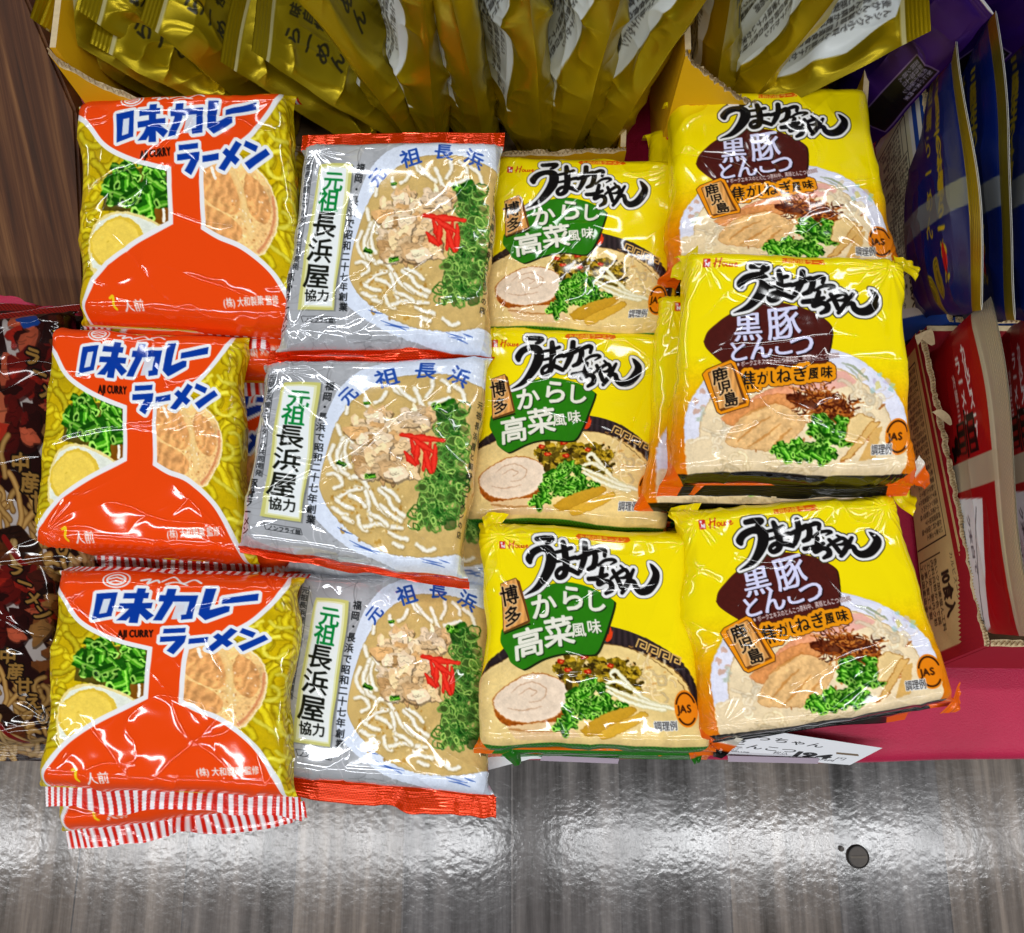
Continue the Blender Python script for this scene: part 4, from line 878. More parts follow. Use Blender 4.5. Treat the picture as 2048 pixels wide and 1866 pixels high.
def print_price(kind):
    A = art_px(680, 260, (.90, .91, .93), 0); DK = (.09, .09, .11)
    if kind:
        A.text('うまかっちゃん', 40, 92, 50, DK, 0, 1.3, 0, 1); A.text('鹿児島', 40, 134, 46, DK, 0, 1.3, 0, 1); A.text('黒豚とんこつ', 40, 178, 48, DK, 0, 1.35, 0, 1)
        rows(A, 40, 182, 240, 40, 3, 12, DK, 3, False); A.fill([(560, 120), (640, 112), (655, 136), (570, 142)], (.45, .38, .30))
    else:
        A.text('うまかっちゃん', 40, 62, 60, DK); A.text('からし高菜', 40, 130, 60, DK)
    A.text('税込', 350, 206, 30, DK); A.text('194', 415, 208, 72, DK, 0, 1.5, 0, 5); A.text('円', 590, 206, 40, DK); A.text('本体価格 179円', 420, 232, 22, DK, 0, 1.2, 0, .6)
    return A.done(1)
# ------------------------------------------------------------------ prints -> colours
ORANGE = print_orange().done(); SILVER = print_silver().done(); GREEN = print_green().done(); BROWN = print_brown().done(); SEAFOOD = print_seafood().done()*[.5, .45, .45, 1]
GF, GB, BLUE, RED, PURPLE = print_gold_front(), print_gold_back(), print_blue(), print_red(), print_purple()
BLUEP, REDP = print_blue_panel(), print_red_panel()
FILM = film_mat('glossy_film', .075); FOIL = film_mat('gold_foil_film', .30, .10, 140); SATIN = film_mat('satin_pouch_film', .32, .08, 160); CARD = film_mat('printed_card', .45, .15, 700)

# ------------------------------------------------------------------ the setting: shop floor
def floor():
    m, t, b, N, L = nodes('wood_look_floor')
    tc = N.new('ShaderNodeTexCoord'); mp = N.new('ShaderNodeMapping'); L.new(tc.outputs['Object'], mp.inputs['Vector']); mp.inputs['Rotation'].default_value = (0, 0, PI/2)
    br = N.new('ShaderNodeTexBrick'); L.new(mp.outputs[0], br.inputs['Vector']); br.offset = .37
    for k, v in (('Scale', 1.), ('Brick Width', .92), ('Row Height', .155), ('Mortar Size', .0012), ('Bias', 0)): br.inputs[k].default_value = v
    br.inputs['Color1'].default_value = (0, 0, 0, 1); br.inputs['Color2'].default_value = (1, 1, 1, 1); br.inputs['Mortar'].default_value = (.2, .2, .2, 1)
    st = N.new('ShaderNodeMapping'); L.new(tc.outputs['Object'], st.inputs['Vector']); st.inputs['Scale'].default_value = (42, 2.2, 1)
    n1 = N.new('ShaderNodeTexNoise'); n1.inputs['Scale'].default_value = 1; n1.inputs['Detail'].default_value = 7; n1.inputs['Roughness'].default_value = .62
    ad = N.new('ShaderNodeVectorMath'); ad.operation = 'MULTIPLY_ADD'; L.new(br.outputs['Color'], ad.inputs[0]); ad.inputs[1].default_value = (9, 17, 5); L.new(st.outputs[0], ad.inputs[2]); L.new(ad.outputs[0], n1.inputs['Vector'])
    cr = N.new('ShaderNodeValToRGB'); L.new(n1.outputs['Fac'], cr.inputs[0]); e = cr.color_ramp.elements
    e[0].position = .32; e[0].color = (.06, .055, .05, 1); e[1].position = .68; e[1].color = (.34, .31, .28, 1); x = e.new(.5); x.color = (.18, .166, .155, 1)
    n2 = N.new('ShaderNodeTexNoise'); n2.inputs['Scale'].default_value = 2.4; n2.inputs['Detail'].default_value = 2; L.new(ad.outputs[0], n2.inputs['Vector'])
    mx = N.new('ShaderNodeMix'); mx.data_type = 'RGBA'; mx.blend_type = 'MULTIPLY'; mx.inputs[0].default_value = .8
    cr2 = N.new('ShaderNodeValToRGB'); cr2.color_ramp.elements[0].color = (.62, .66, .74, 1); cr2.color_ramp.elements[1].color = (1.15, 1.02, .9, 1)
    L.new(br.outputs['Color'], cr2.inputs[0]); L.new(cr.outputs[0], mx.inputs[6]); L.new(cr2.outputs[0], mx.inputs[7])
    L.new(mx.outputs[2], b.inputs['Base Color'])
    # waxed orange-peel surface that breaks up the lamp reflections
    w1 = N.new('ShaderNodeTexNoise'); w1.inputs['Scale'].default_value = 92; w1.inputs['Detail'].default_value = 3; L.new(tc.outputs['Object'], w1.inputs['Vector'])
    bp = N.new('ShaderNodeBump'); bp.inputs['Strength'].default_value = .20; bp.inputs["Distance"].default_value = .0011; L.new(w1.outputs['Fac'], bp.inputs['Height'])
    L.new(bp.outputs['Normal'], b.inputs['Normal']); w2 = N.new('ShaderNodeTexNoise'); w2.inputs['Scale'].default_value = 9; w2.inputs['Detail'].default_value = 4; L.new(tc.outputs['Object'], w2.inputs['Vector']); mr = N.new('ShaderNodeMapRange'); L.new(w2.outputs['Fac'], mr.inputs[0]); mr.inputs[1].default_value = .35; mr.inputs[2].default_value = .65; mr.inputs[3].default_value = .115; mr.inputs[4].default_value = .165; L.new(mr.outputs[0], b.inputs['Roughness']); b.inputs['Specular IOR Level'].default_value = .6
    me = poly_mesh('floor', [(-4, -4, -.7), (4, -4, -.7), (4, 4, -.7), (-4, 4, -.7)], [(0, 1, 2, 3)])
    tag(link('floor', me, None, m), kind='structure')
floor()

# ------------------------------------------------------------------ display table and its cloth
tb = empty('display_table', (0, .45, -.7)); tag(tb, 'plain display table hidden under the crimson cloth', 'table')
wd = plain('table_board', (.5, .42, .32), .5)
def bx(name, x0, x1, y0, y1, z0, z1, parent, mat, base, bev=.0015):
    bm = bmesh.new(); bmesh.ops.create_cube(bm, size=1)
    for v in bm.verts: v.co = Vector(((x0+x1)/2+v.co.x*(x1-x0)-base[0], (y0+y1)/2+v.co.y*(y1-y0)-base[1], (z0+z1)/2+v.co.z*(z1-z0)-base[2]))
    bmesh.ops.bevel(bm, geom=bm.edges[:], offset=bev, segments=2, affect='EDGES', profile=.5)
    me = bpy.data.meshes.new(name); bm.to_mesh(me); bm.free(); return link(name, me, parent, mat)
bx('table_top', -1.1, 1.1, -.045, .95, -.03, -.006, tb, wd, tb.location)
for x in (-1.0, 1.0):
    for y in (.05, .88): bx('leg', x-.02, x+.02, y-.02, y+.02, -.699, -.031, tb, wd, tb.location)
def cloth():
    m, t, b, N, L = nodes('crimson_satin')
    b.inputs['Base Color'].default_value = (*lin((.70, .03, .24)), 1); b.inputs['Roughness'].default_value = .55; b.inputs['Sheen Weight'].default_value = .35; b.inputs['Sheen Roughness'].default_value = .4; b.inputs['Sheen Tint'].default_value = (1, .35, .5, 1)
    tc = N.new('ShaderNodeTexCoord'); n = N.new('ShaderNodeTexNoise'); n.inputs['Scale'].default_value = 900; n.inputs['Detail'].default_value = 2; L.new(tc.outputs['Object'], n.inputs['Vector'])
    n3 = N.new('ShaderNodeTexNoise'); n3.inputs['Scale'].default_value = 24; n3.inputs['Detail'].default_value = 6; L.new(tc.outputs['Object'], n3.inputs['Vector'])
    mc = N.new('ShaderNodeMix'); mc.data_type = 'RGBA'; mc.inputs[6].default_value = (*lin((.62, .02, .20)), 1); mc.inputs[7].default_value = (*lin((.77, .06, .29)), 1); L.new(n3.outputs['Fac'], mc.inputs[0]); L.new(mc.outputs[2], b.inputs['Base Color'])
    bp = N.new('ShaderNodeBump'); bp.inputs['Strength'].default_value = .5; bp.inputs['Distance'].default_value = .0008; L.new(n.outputs['Fac'], bp.inputs['Height']); L.new(bp.outputs['Normal'], b.inputs['Normal'])
    nx, ny = 420, 240; x = np.linspace(-1.12, 1.12, nx); s = np.linspace(-.34, 1.02, ny); X, S = np.meshgrid(x, s); r = .010
    y = np.where(S > 0, -.055+r+S, -.055+r-r*np.sin(np.minimum(-S/r, PI/2))); z = np.where(S > 0, 0, -r*(1-np.cos(np.minimum(-S/r, PI/2)))-np.maximum(-S-r*PI/2, 0))
    y = y+.004*noise2(X*9, S*2, 3)*(S < .02)-.012*np.clip(-S/.3, 0, 1)*(1+np.sin(X*14))
    z = z+(.0012*noise2(X*8, S*8, 5)+.0011*(1-np.abs(noise2(X*11+S*5, S*14-X*4, 6)))**3*sstep(noise2(X*4, S*4, 7)*1.5+.5))*sstep(S/.02)-.0014
    # gathers at the left, by the wooden board
    g = np.exp(-((X+.36)/.06)**2-((y-.245)/.05)**2)*(S > 0); z = z+g*.022*np.abs(np.sin((y*1.0+.25*X)*95+2*noise2(X*20, y*8, 4)))
    tag(link('tablecloth', grid_mesh('tablecloth', np.stack([X, y, z], -1)), None, m), 'crimson satin cloth over the display table', 'tablecloth')
cloth()

# ------------------------------------------------------------------ wooden board at the left
def board():
    m, t, b, N, L = nodes('brown_wood_board')
    tc = N.new('ShaderNodeTexCoord'); mp = N.new('ShaderNodeMapping'); mp.inputs['Scale'].default_value = (110, 4.0, 1); at = N.new('ShaderNodeAttribute'); at.attribute_name = 'grain'; L.new(at.outputs['Vector'], mp.inputs['Vector'])
    n = N.new('ShaderNodeTexNoise'); n.inputs['Scale'].default_value = 1; n.inputs['Detail'].default_value = 8; n.inputs['Roughness'].default_value = .65; n.inputs['Distortion'].default_value = .6; L.new(mp.outputs[0], n.inputs['Vector'])
    cr = N.new('ShaderNodeValToRGB'); L.new(n.outputs['Fac'], cr.inputs[0]); e = cr.color_ramp.elements
    e[0].position = .30; e[0].color = (*lin((.13, .08, .05)), 1); e[1].position = .72; e[1].color = (*lin((.50, .34, .20)), 1); x = e.new(.5); x.color = (*lin((.31, .18, .10)), 1)
    L.new(cr.outputs[0], b.inputs['Base Color']); b.inputs['Roughness'].default_value = .6; b.inputs['Specular IOR Level'].default_value = .25
    O = at_z(172, 640, .002); X_ = at_z(-190, 545, .002); Y_ = at_z(28, -60, .14); base = (O+X_)/2
    n_ = np.cross(X_-O, Y_-O); n_ = n_/np.linalg.norm(n_)
    def on(u, v):                                            # point of the board's plane seen there
        d = ray(u, v); e = np.array([0, 0, CAM_H]); return e+d*(((O-e)@n_)/(d@n_))
    C = [O, X_, on(-190, -60), Y_, on(150, 222)]
    if n_[1] < 0: n_ = -n_
    V = list(C)+[c+n_*.015 for c in C]
    me = poly_mesh('wooden_board', V, [(4, 3, 2, 1, 0), (5, 6, 7, 8, 9)]+[(i, (i+1) % 5, 5+(i+1) % 5, 5+i) for i in range(5)], base)
    bm = bmesh.new(); bm.from_mesh(me); bmesh.ops.recalc_face_normals(bm, faces=bm.faces); bmesh.ops.bevel(bm, geom=bm.edges[:], offset=.002, segments=2, affect='EDGES'); bm.to_mesh(me); bm.free()
    bz = (Y_-O)/np.linalg.norm(Y_-O); bxx = np.cross(bz, n_); a = me.attributes.new('grain', 'FLOAT_VECTOR', 'POINT')
    for i, vv in enumerate(me.vertices): q = np.array(vv.co); a.data[i].vector = (float(q@bxx), float(q@bz), 0)
    o = link('wooden_board', me, None, m); o.location = base; tag(o, 'dark brown wood grain board standing at the left of the display', 'board')
board()

# ------------------------------------------------------------------ yellow display boxes with torn fronts
YB = plain('yellow_box_card', (.86, .66, .04), .5, .06, 40); FL = plain('raw_corrugated_card', (.78, .70, .55), .85, .2, 400, .4); BR = plain('brown_card', (.45, .36, .24), .8, .1, 200)
def yellow_box(name, label, front_top, back_y, yf, seed, low):
    """front_top: world points of the torn front edge from left to right"""
    L0, R0 = front_top[0], front_top[-1]; base = np.array([(L0[0]+R0[0])/2, yf, .002]); root = empty(name, tuple(base)); tag(root, label, 'cardboard box', 'yellow boxes of gold pouches')
    bot = [(p[0], yf, .003) for p in front_top]
    slab('front_panel', front_top, bot, (0, .004, 0), base, root, YB, FL, .0035, seed, 90)
    for x, s, zt in ((L0[0], 1, L0[2]), (R0[0], -1, R0[2])):
        slab('side_panel', [(x, yf+.005, zt), (x, back_y, .16)], [(x, yf+.005, .003), (x, back_y, .003)], (.004*s, 0, 0), base, root, YB, FL, 0, seed, 20)
    slab('back_panel', [(L0[0]+.005, back_y, .16), (R0[0]-.005, back_y, .16)], [(L0[0]+.005, back_y, .003), (R0[0]-.005, back_y, .003)], (0, .004, 0), base, root, YB, FL, 0, seed, 8)
    bx('base_panel', L0[0]+.006, R0[0]-.006, yf+.006, back_y-.002, .003, .006, root, BR, base, .0008)
    return root
YF = .392
W = lambda u, v: at_y(u, v, YF)
yellow_box('yellow_display_box', 'wide yellow cardboard box with torn low front, behind the silver packs', [W(97, 108), W(118, 132), W(180, 165), W(240, 190), W(300, 222), W(360, 262), W(560, 300), W(985, 314), W(1120, 309), W(1252, 305)], .60, YF, 3, 0)
W2 = lambda u, v: at_y(u, v, .40)
yellow_box('yellow_display_box', 'yellow cardboard box with a torn slanting corner, behind the top brown-sign pack', [W2(1371, 112), W2(1385, 130), W2(1430, 165), W2(1490, 208), W2(1600, 235), W2(1735, 240)], .60, .40, 7, 0)

# ------------------------------------------------------------------ gold pouches standing in the boxes
def gold(a, b, Y, depth, yaw, L, seed, label, T=.036, slack=0.):
    """front side-edge runs from photo point a (towards the top) to b (towards the bottom) in the plane y=Y"""
    A, B = at_y(*a, Y), at_y(*b, Y); d = (A-B)/np.linalg.norm(A-B); bot = B-d*max(0, (B[2]-.012)/max(d[2], .2)) if d[2] > .15 else B
    bot = B+d*((.010-B[2])/d[2]) if abs(d[2]) > .3 else B
    top = A if L is None else bot+d*L
    wv = np.array([math.sin(yaw), math.cos(yaw), slack])*depth
    # front face looks to the left of the picture
    o = pouch('gold_pouch', GB, GF, [top+wv, top, bot, bot+wv], T, seed, FOIL, .1, 2.2)
    return tag(o, label, 'food pouch', 'gold foil noodle pouches in the yellow boxes')
"""LABELS are by what tells each pouch apart"""
gold((60, 35), (330, 225), .425, .15, .10, None, 11, 'gold pouch at the far left of the box, its seal beside the wooden board')
gold((82, 45), (350, 205), .418, .15, .10, None, 12, 'gold pouch leaning second from the wooden board, dark pale-striped seal corner')
gold((158, 22), (330, 140), .425, .15, .12, None, 13, 'bright gold pouch lying over the dark ones near the left end of the box')
gold((179, 87), (440, 232), .412, .15, .10, None, 14, 'gold pouch just behind the topmost curry pack, seal stripe showing')
gold((288, 36), (420, 150), .420, .15, .10, None, 15, 'creased bright gold pouch at the top left with a brush stroke on it')
gold((445, 120), (640, 250), .408, .15, .10, None, 16, 'gold pouch behind the topmost curry pack, its lower corner lit')
gold((500, 104), (720, 245), .412, .15, .08, None, 17, 'gold pouch with a long pale seal stripe, over the gap between curry and silver packs')
gold((580, -20), (805, 275), .405, .15, .05, .215, 18, 'wide gold pouch with a white ring brush mark, left of the upright ones')
gold((838, 0), (878, 270), .402, .15, -.26, .215, 19, 'narrow upright gold pouch, leftmost with a white label edge', .056)
gold((915, 20), (962, 275), .402, .15, -.26, .215, 20, 'upright gold pouch with black brush writing beside its label', .05)
gold((1062, 0), (1076, 285), .402, .15, -.28, .215, 21, 'upright gold pouch with wide label and barcode near its foot, centre of the row', .062)
gold((1235, 0), (1150, 290), .404, .15, -.20, .215, 22, 'gold pouch leaning right with text label, second from the torn box end', .058)
gold((1395, 40), (1222, 300), .402, .15, -.12, .215, 23, 'gold pouch leaning furthest right out of the wide box, big white text label', .06)
gold((1452, -20), (1440, 160), .415, .14, .02, .20, 24, 'upright gold pouch at the left end of the slanting-corner box', .036)
gold((1705, -30), (1530, 172), .412, .14, .08, .215, 25, 'gold pouch with barcode and text label in the slanting-corner box', .036)
gold((1862, 62), (1600, 200), .405, .15, .10, None, 26, 'gold pouch lying far over to the right above the purple ones', .036)

# ------------------------------------------------------------------ purple, blue and red pouches
def pz(name, art, pts, T, seed, mat, label, cat, group, seal=.1, amp=1., wave=.004):
    """pts: (u,v,z) for top-left, top-right, bottom-right, bottom-left of the face"""
    o = pouch(name, art, art, [at_z(*p) for p in pts], T, seed, mat, seal, amp, wave); return tag(o, label, cat, group)
gp = 'purple foil pouches'
pz('purple_pouch', PURPLE, [(1840, -190, .20), (1992, 22, .17), (1735, 300, .03), (1600, 60, .03)], .03, 31, SATIN, 'purple foil pouch with black text panel, lying beside the big gold pouch', 'food pouch', gp, .05)
pz('purple_pouch', PURPLE, [(2050, -220, .20), (2150, 20, .17), (1850, 240, .03), (1770, -10, .03)], .03, 32, SATIN, 'purple foil pouch in the top right corner behind the blue pouches', 'food pouch', gp, .05)
gb = 'blue pouches in the blue box'
for i, (t0, t1, b1, b0, lb) in enumerate((((1928, 40, .145), (1968, 620, .145), (1838, 640, .012), (1838, 200, .012), 'blue pouch with gold writing, nearest to the torn blue box side'),
                                           ((2000, 20, .145), (2040, 640, .145), (1895, 640, .012), (1895, 180, .012), 'blue pouch in the middle of the blue box'),
                                           ((2065, 0, .145), (2110, 640, .145), (1955, 640, .012), (1955, 160, .012), 'blue pouch at the right edge, furthest into the blue box'))):
    pz('blue_pouch', BLUE, [t0, t1, b1, b0], .030, 41+i, SATIN, lb, 'food pouch', gb, .12, 1.0, .005)
gr = 'red pouches in the red box'
for i, (x, y0, lb) in enumerate(((.318, .030, 'red pouch with silver seal and white writing, nearest to the torn red box side'), (.360, .04, 'red pouch at the right edge, behind the one with the silver seal'))):
    o = pouch('red_pouch', RED, RED, [(x-.012, .238, .116), (x-.009, y0-.006, .114), (x-.002, y0, .010), (x-.002, .238, .010)], .020, 51+i, SATIN, .22, .4, .005); tag(o, lb, 'food pouch', gr)

def side_box(name, label, art, tb_, tf, bf, bb, fr, edge, card, fcard, seed):
    """box whose printed left side faces the packs; t/b = top/bottom, b/f = back/front corner (u,v,z)"""
    TB, TF, BF, BB = [at_z(*p) for p in (tb_, tf, bf, bb)]; base = (BF+BB)/2; root = empty(name, tuple(base)); tag(root, label, 'cardboard box')
    slab('side_panel', [TB, TF], [BB, BF], (.004, 0, 0), base, root, card, FL, .002, seed, 80)
    off = np.array([-.0008, 0, 0]); sheet('printed_side', art, [TB+off-[0, 0, .003], TF+off-[0, 0, .003], BF+off, BB+off], base, root, CARD)
    x1 = .60
    slab('front_panel', [TF+[.005, 0, 0], [x1, TF[1]-.004, TF[2]-.004]], [BF+[.005, 0, 0], [x1, BF[1]-.004, .003]], (0, .004, 0), base, root, fcard, FL, .002, seed+1, 60)
    slab('back_panel', [TB+[.006, 0, 0], [x1, TB[1], TB[2]]], [BB+[.006, 0, 0], [x1, BB[1], .003]], (0, .004, 0), base, root, fcard, FL, 0, seed+2, 8)
    bx('base_panel', max(BF[0], BB[0])+.008, x1, BF[1]+.008, BB[1]-.004, .003, .006, root, BR, base, .0008)
    return root
BC = plain('blue_box_card', (.12, .28, .62), .5, .06, 40); RC = plain('red_box_card', (.60, .10, .16), .5, .06, 40)
b_ = side_box('blue_display_box', 'pale blue-edged printed box with torn top holding the blue pouches', BLUEP, (1836, 122, .085), (1896, 645, .046), (1795, 690, .003), (1752, 290, .003), 0, 0, BC, BC, 5)
r_ = side_box('red_display_box', 'red and tan printed box with torn top holding the red pouches', REDP, (1838, 662, .048), (1968, 1292, .045), (1862, 1335, .003), (1795, 720, .003), 0, 0, RC, RC, 8)
# curled scraps of torn liner
def scrap(parent, pts, w, seed):
    P = catmull([at_z(*p) for p in pts], 6); base = np.array(parent.location); n = len(P); k = np.sin(np.linspace(.25, PI, n))[:, None]*w
    G = np.stack([P-[1, .4, 0]*k, P, P+[1, .4, .3]*k], 1); link('torn_scrap', grid_mesh('torn_scrap', G, None, base), parent, FL)
scrap(b_, [(1838, 122, .087), (1850, 113, .092), (1862, 118, .095), (1868, 128, .090)], .003, 1)
scrap(r_, [(1902, 850, .050), (1890, 835, .055), (1872, 822, .058), (1862, 826, .055)], .003, 2); scrap(r_, [(1866, 690, .05), (1845, 664, .056), (1836, 690, .052)], .005, 4)

# ------------------------------------------------------------------ the noodle packs
ART = {'o': ORANGE, 's': SILVER, 'g': GREEN, 'b': BROWN, 'f': SEAFOOD}
INFO = {'o': ('noodle_pack', 'noodle pack', 'orange curry ramen packs'), 's': ('noodle_pack', 'noodle pack', 'silver ramen packs'), 'g': ('noodle_pack', 'noodle pack', 'yellow ramen packs with green sign'), 'b': ('noodle_pack', 'noodle pack', 'yellow ramen packs with brown sign'), 'f': ('noodle_pack', 'noodle pack', 'dark seafood ramen packs')}
KW = {'o': dict(wavy=2.2, fin=(.008, .014), fdrop=(1.1, .2), slope=(.011, .012)), 's': dict(wavy=2.6, fin=(.013, .016), fdrop=(-.1, .25), slope=(.010, .012)),
      'g': dict(fin=(.008, .009), fdrop=(1.2, 1.2), slope=(.010, .011)), 'b': dict(fin=(.008, .010), fdrop=(1.2, 1.0), slope=(.010, .012)), 'f': dict(fin=(.012, .012))}
PK = {
 'o1': ([(163, 216), (550, 203), (577, 618), (165, 602)], (.105, .105, .076, .076)), 'o2': ([(100, 672), (452, 683), (458, 1080), (66, 1066)], (.070, .070, .050, .050)), 'o3': ([(121, 1148), (552, 1160), (535, 1552), (92, 1535)], (.065, .065, .058, .058)),
 's1': ([(620, 303), (978, 297), (952, 662), (578, 655)], (.098, .098, .080, .080)), 's2': ([(562, 743), (938, 735), (893, 1118), (505, 1069)], (.078, .078, .076, .076)), 's3': ([(612, 1146), (968, 1162), (962, 1555), (565, 1518)], (.038, .038, .036, .036)),
 'g1': ([(1005, 326), (1349, 331), (1337, 640), (984, 628)], (.064, .064, .060, .060)), 'g2': ([(977, 663), (1335, 676), (1314, 1028), (953, 1010)], (.058, .058, .052, .052)), 'g3': ([(989, 1056), (1369, 1070), (1398, 1472), (986, 1464)], (.066, .066, .068, .068)),
 'b1': ([(1370, 203), (1728, 192), (1786, 520), (1372, 510)], (.088, .088, .086, .086)), 'b2': ([(1397, 514), (1800, 525), (1820, 918), (1375, 915)], (.112, .112, .100, .100)), 'b3': ([(1389, 1025), (1793, 996), (1900, 1382), (1434, 1448)], (.076, .076, .078, .078))}
LAB = {'o1': 'orange curry ramen pack at the far end of its column, by the wooden board', 'o2': 'orange curry ramen pack in the middle of its column, its top tucked under', 'o3': 'orange curry ramen pack at the table edge with striped bottom seal',
       's1': 'silver ramen pack nearest to the gold pouches', 's2': 'crumpled silver ramen pack lying askew in the middle of its column', 's3': 'silver ramen pack whose orange seal overhangs the table edge',
       'g1': 'yellow pack with green sign beside the low torn front of the yellow box', 'g2': 'yellow pack with green sign, middle of the three', 'g3': 'yellow pack with green sign at the table edge above the price cards',
       'b1': 'yellow pack with brown sign beside the blue box, half covered by the next', 'b2': 'yellow pack with brown sign on the tallest stack, middle of the three', 'b3': 'yellow pack with brown sign at the table edge, lying askew'}
ROOT_OF = {}
for i, (k, (px, z)) in enumerate(list(PK.items())):
    l_, r_ = {'o': (22, 0), 's': (12, -16), 'g': (12, -10), 'b': (6, -20)}[k[0]]; t_ = {'1': 0, '2': 8, '3': 20}[k[1]]
    PK[k] = (px, z) if k == 's2' else ([(px[0][0]+l_, px[0][1]+t_), (px[1][0]+r_, px[1][1]+t_), (px[2][0]+r_, px[2][1]), (px[3][0]+l_, px[3][1])], z); px, z = PK[k]
    n, c, g = INFO[k[0]]
    ROOT_OF[k] = tag(pack(n, k[0], ART[k[0]], px, z, 100+i*7, mat=FILM, **{**KW[k[0]], **({'b3': {'fin': (.008, .005), 'slope': (.010, .009)}, 's2': {'fin': (.013, .006), 'fdrop': (-.1, 1.0), 'slope': (.010, .009)}, 's3': {'fin': (.004, .016), 'fdrop': (.8, .25), 'slope': (.008, .012)}}.get(k, {}))}), LAB[k], c, g)
def flap(root, kind, corner, d, wd, ln, cols, lift=.3, seed=1):
    """pointed film ear folded out of a pack corner: d = plan direction, cols = colours from root to tip"""
    d = np.array([d[0], d[1], 0.]); d /= np.linalg.norm(d); sd = np.array([-d[1], d[0], 0]); n = 14; base = np.array(root.location); c = np.array(corner)
    A, S = np.meshgrid(np.linspace(-.5, .5, n), np.linspace(0, 1, n))
    P = c+(d*ln)*S[..., None]+sd*(wd*A*(1-.75*S))[..., None]; P[..., 2] += lift*ln*S-.35*ln*S**2+.0035*np.cos(A*5+seed)*(1-S*.4)+.001*np.sin(S*14+seed)
    ci = np.array(cols)[np.minimum((S*len(cols)).astype(int), len(cols)-1)]; link('corner_flap', grid_mesh('corner_flap', P, np.dstack([lin(ci), 0*S]), base), root, FILM)
    P2 = P.copy(); P2[..., 2] -= .0012
YW, OG, GN, WH, BK = (.95, .86, .04), (.92, .40, .05), (.12, .42, .08), (.90, .88, .82), (.05, .05, .05)
UNDER = [('o1', (.004, -.024, -.034), .03, 'orange curry pack underneath the far one, its striped seal peeping out'), ('o2', (.040, -.020, -.036), -.05, 'orange curry pack under the middle one, peeping out beside the silver pack'), ('o3', (-.014, -.022, -.034), .16, 'orange curry pack under the front one, its striped seal hanging over the edge'),
         ('s1', (.003, -.004, -.036), .02, 'silver pack hidden underneath the far silver one'), ('s2', (.020, -.004, -.036), .06, 'silver pack under the crumpled one, its printed side panel showing'),
         ('g1', (.002, -.004, -.030), -.01, 'yellow pack with green sign underneath the far one'), ('g2', (.003, -.002, -.026), .01, 'yellow pack with green sign underneath the middle one'), ('g3', (.003, -.004, -.034), .01, 'yellow pack with green sign underneath the front one'),
         ('b1', (-.010, .0, -.036), .0, 'yellow pack with brown sign underneath the far one'), ('b2', (-.012, -.014, -.036), -.01, 'yellow pack with brown sign just under the tallest one, its black seal showing'), ('b2', (-.006, -.006, -.071), .02, 'yellow pack with brown sign at the bottom of the tallest stack'), ('b3', (-.014, -.004, -.038), .0, 'yellow pack with brown sign under the front one, its corner drooping over the price card')]
for i, (k, sh, ro, lb) in enumerate(UNDER):
    px, z = PK[k]; n, c, g = INFO[k[0]]; z = np.array(z, float); z = z*.35+z.mean()*.65
    tag(pack(n, k[0], ART[k[0]], px, z, 300+i*11, shift=sh, rot=ro, res=2, mat=FILM, **{**KW[k[0]], **({'fin': (.012, .013)} if k[0] == 'o' else {})}), lb, c, g)
for k, u, v, z, d, wd, ln, cols, lift in (
    ('b3', 1388, 1040, .068, (-1, .5), .026, .016, [YW], -.2), ('b3', 1800, 1008, .068, (1, .7), .022, .014, [YW], .0), ('b2', 1806, 540, .098, (1, .5), .024, .014, [YW], -.1), ('b2', 1392, 530, .096, (-1, .1), .026, .014, [YW], -.7), ('b1', 1362, 300, .060, (-1, -.4), .03, .016, [YW], -.4),
    ('g3', 996, 1052, .060, (-1, .9), .022, .012, [YW], .1), ('g3', 1378, 1074, .056, (1, .4), .022, .012, [YW], -.5), ('g2', 1340, 690, .050, (1, .8), .024, .012, [YW], .2), ('g1', 1356, 350, .052, (1, .8), .022, .013, [YW], .3),
    ('b2', 1395, 930, .082, (-.3, -1), .03, .024, [WH, OG, OG], -.2), ('b2', 1822, 938, .080, (1, -.6), .020, .024, [WH, OG, OG], -.3), ('b3', 1450, 1470, .056, (-.2, -1), .022, .020, [WH, OG, BK], -.5), ('b3', 1902, 1395, .058, (.7, -.6), .026, .014, [OG], -.4),
    ('g3', 1012, 1482, .046, (.5, -1), .018, .024, [OG, GN, GN], -.6), ('g3', 1392, 1488, .046, (.2, -1), .016, .018, [OG, OG, GN], -.7), ('g2', 1318, 1034, .036, (1, -.3), .018, .018, [OG, OG, GN], .2), ('g1', 1010, 640, .042, (.6, -.8), .020, .020, [GN, GN], -.1)):
    flap(ROOT_OF[k], k[0], at_z(u, v, z), d, wd, ln if cols == [YW] else ln*.75, cols, lift, len(k)+int(u) % 7)
for i, (px, z, lb) in enumerate((([(-290, 690), (95, 645), (140, 1105), (-250, 1150)], (.060, .050, .040, .050), 'dark seafood ramen pack with gold writing, beside the middle curry pack'), ([(-290, 1110), (60, 1095), (105, 1440), (-250, 1470)], (.045, .040, .036, .040), 'dark seafood ramen pack with gold writing, nearer the table edge'), ([(-200, 640), (150, 655), (175, 1000), (-200, 1020)], (.020, .020, .018, .018), 'dark seafood ramen pack lying beneath the other, behind the curry pack'))):
    n, c, g = INFO['f']; tag(pack(n, 'f', SEAFOOD, px, z, 500+i*7, T=.032 if i < 2 else .017, mat=FILM, **KW['f']), lb, c, g)

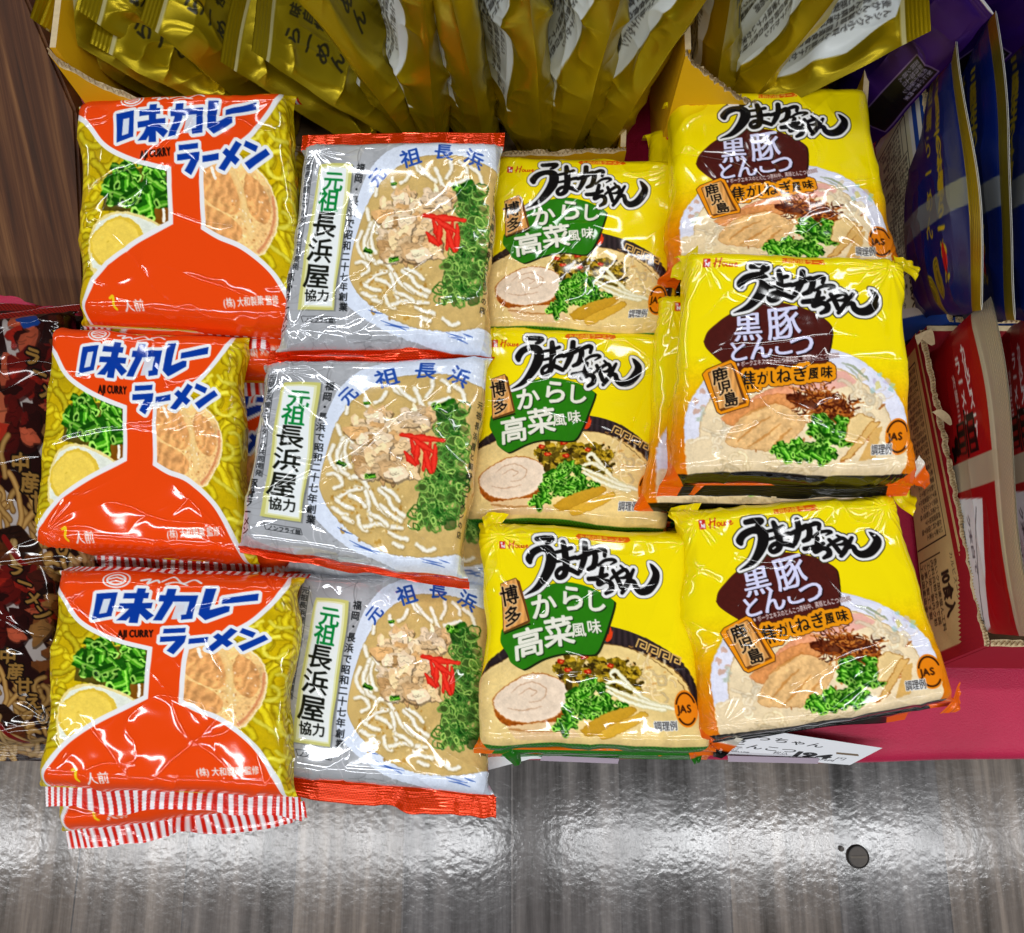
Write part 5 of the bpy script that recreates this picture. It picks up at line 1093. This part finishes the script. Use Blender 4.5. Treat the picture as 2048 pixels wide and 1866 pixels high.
# ------------------------------------------------------------------ price cards in clear clips, coin-like disc on the floor
CLR = plain('clear_plastic_strip', (.72, .66, .72), .12, .05, 30, 0, 0, .8)
def price(label, art, pts, clip):
    C = [at_z(*p) for p in pts]; base = (C[2]+C[3])/2; root = empty('price_card', tuple(base)); tag(root, label, 'price card', 'white price cards on the cloth edge')
    sheet('card', art, C, base, root, CARD, .0015)
    P = [at_z(*p) for p in clip]; up = np.array([0, 0, .0016]); V = [p for p in P]+[p+up for p in P]
    me = poly_mesh('clip', V, [(3, 2, 1, 0), (4, 5, 6, 7), (0, 1, 5, 4), (1, 2, 6, 5), (2, 3, 7, 6), (3, 0, 4, 7)], base); link('clip', me, root, CLR)
price('white price card reading 194 yen in front of the brown-sign packs', print_price(1), [(1400, 1440, .010), (1765, 1496, .012), (1700, 1530, .003), (1352, 1502, .003)], [(1455, 1511, .006), (1637, 1516, .006), (1634, 1527, .002), (1456, 1523, .002)])
price('white price card mostly covered by the front green-sign pack', print_price(0), [(960, 1470, .003), (1290, 1470, .005), (1282, 1513, .004), (960, 1520, .003)], [(1085, 1510, .006), (1238, 1517, .006), (1235, 1527, .002), (1080, 1521, .002)])
blank = np.ones((20, 60, 4))*[.82, .84, .86, 0]
me = sheet('blank_card', blank, [at_z(968, 1500, .006), at_z(1100, 1494, .008), at_z(1096, 1508, .006), at_z(968, 1542, .003)], at_z(1000, 1520, .003), None, CARD, .002); me.location = at_z(1000, 1520, .003); tag(me, 'blank white card end sticking out past the silver pack', 'card')
def disc(u, v, rad, label):
    c = at_z(u, v, -.7); bm = bmesh.new(); bmesh.ops.create_cone(bm, cap_ends=True, segments=40, radius1=rad, radius2=rad*.92, depth=.004)
    bmesh.ops.bevel(bm, geom=[e for e in bm.edges if e.calc_face_angle(0) > .5], offset=.001, segments=2, affect='EDGES')
    me = bpy.data.meshes.new('floor_stud'); bm.to_mesh(me); bm.free(); o = link('floor_stud', me, None, plain('dull_stud_%d' % int(rad*1e4), (.30, .27, .24), .4, .4, 120, .3)); o.location = (c[0], c[1], -.698); tag(o, label, 'stud')
disc(1715, 1713, .0165, 'round dull grey stud on the floor')
st = [o for o in sc.objects if o.name == 'floor_stud'][0]
bm = bmesh.new(); bmesh.ops.create_circle(bm, segments=48, radius=.0155); pr = [v.co.copy() for v in bm.verts]; bm.clear()
for i, v in enumerate(pr):
    for k, h in ((1.0, .0020), (.97, .0034), (.90, .0034), (.86, .0020)): bm.verts.new((v.x*k, v.y*k, h))
bm.verts.ensure_lookup_table(); nn = len(pr)
for i in range(nn):
    for q in range(3): bm.faces.new([bm.verts[4*i+q], bm.verts[4*((i+1) % nn)+q], bm.verts[4*((i+1) % nn)+q+1], bm.verts[4*i+q+1]])
bmesh.ops.recalc_face_normals(bm, faces=bm.faces); me = bpy.data.meshes.new('rim'); bm.to_mesh(me); bm.free(); link('rim', me, st, plain('stud_rim', (.16, .15, .14), .45, .2, 200))
bx('slot', -.012, .012, -.0016, .0016, .0019, .0026, st, plain('slot_dirt', (.40, .37, .33), .5, .3, 300), (0, 0, 0), .0002); disc(1682, 1697, .004, 'tiny grey stud beside the round one')
bpy.data.objects.remove(_ob); bpy.data.curves.remove(_cu)
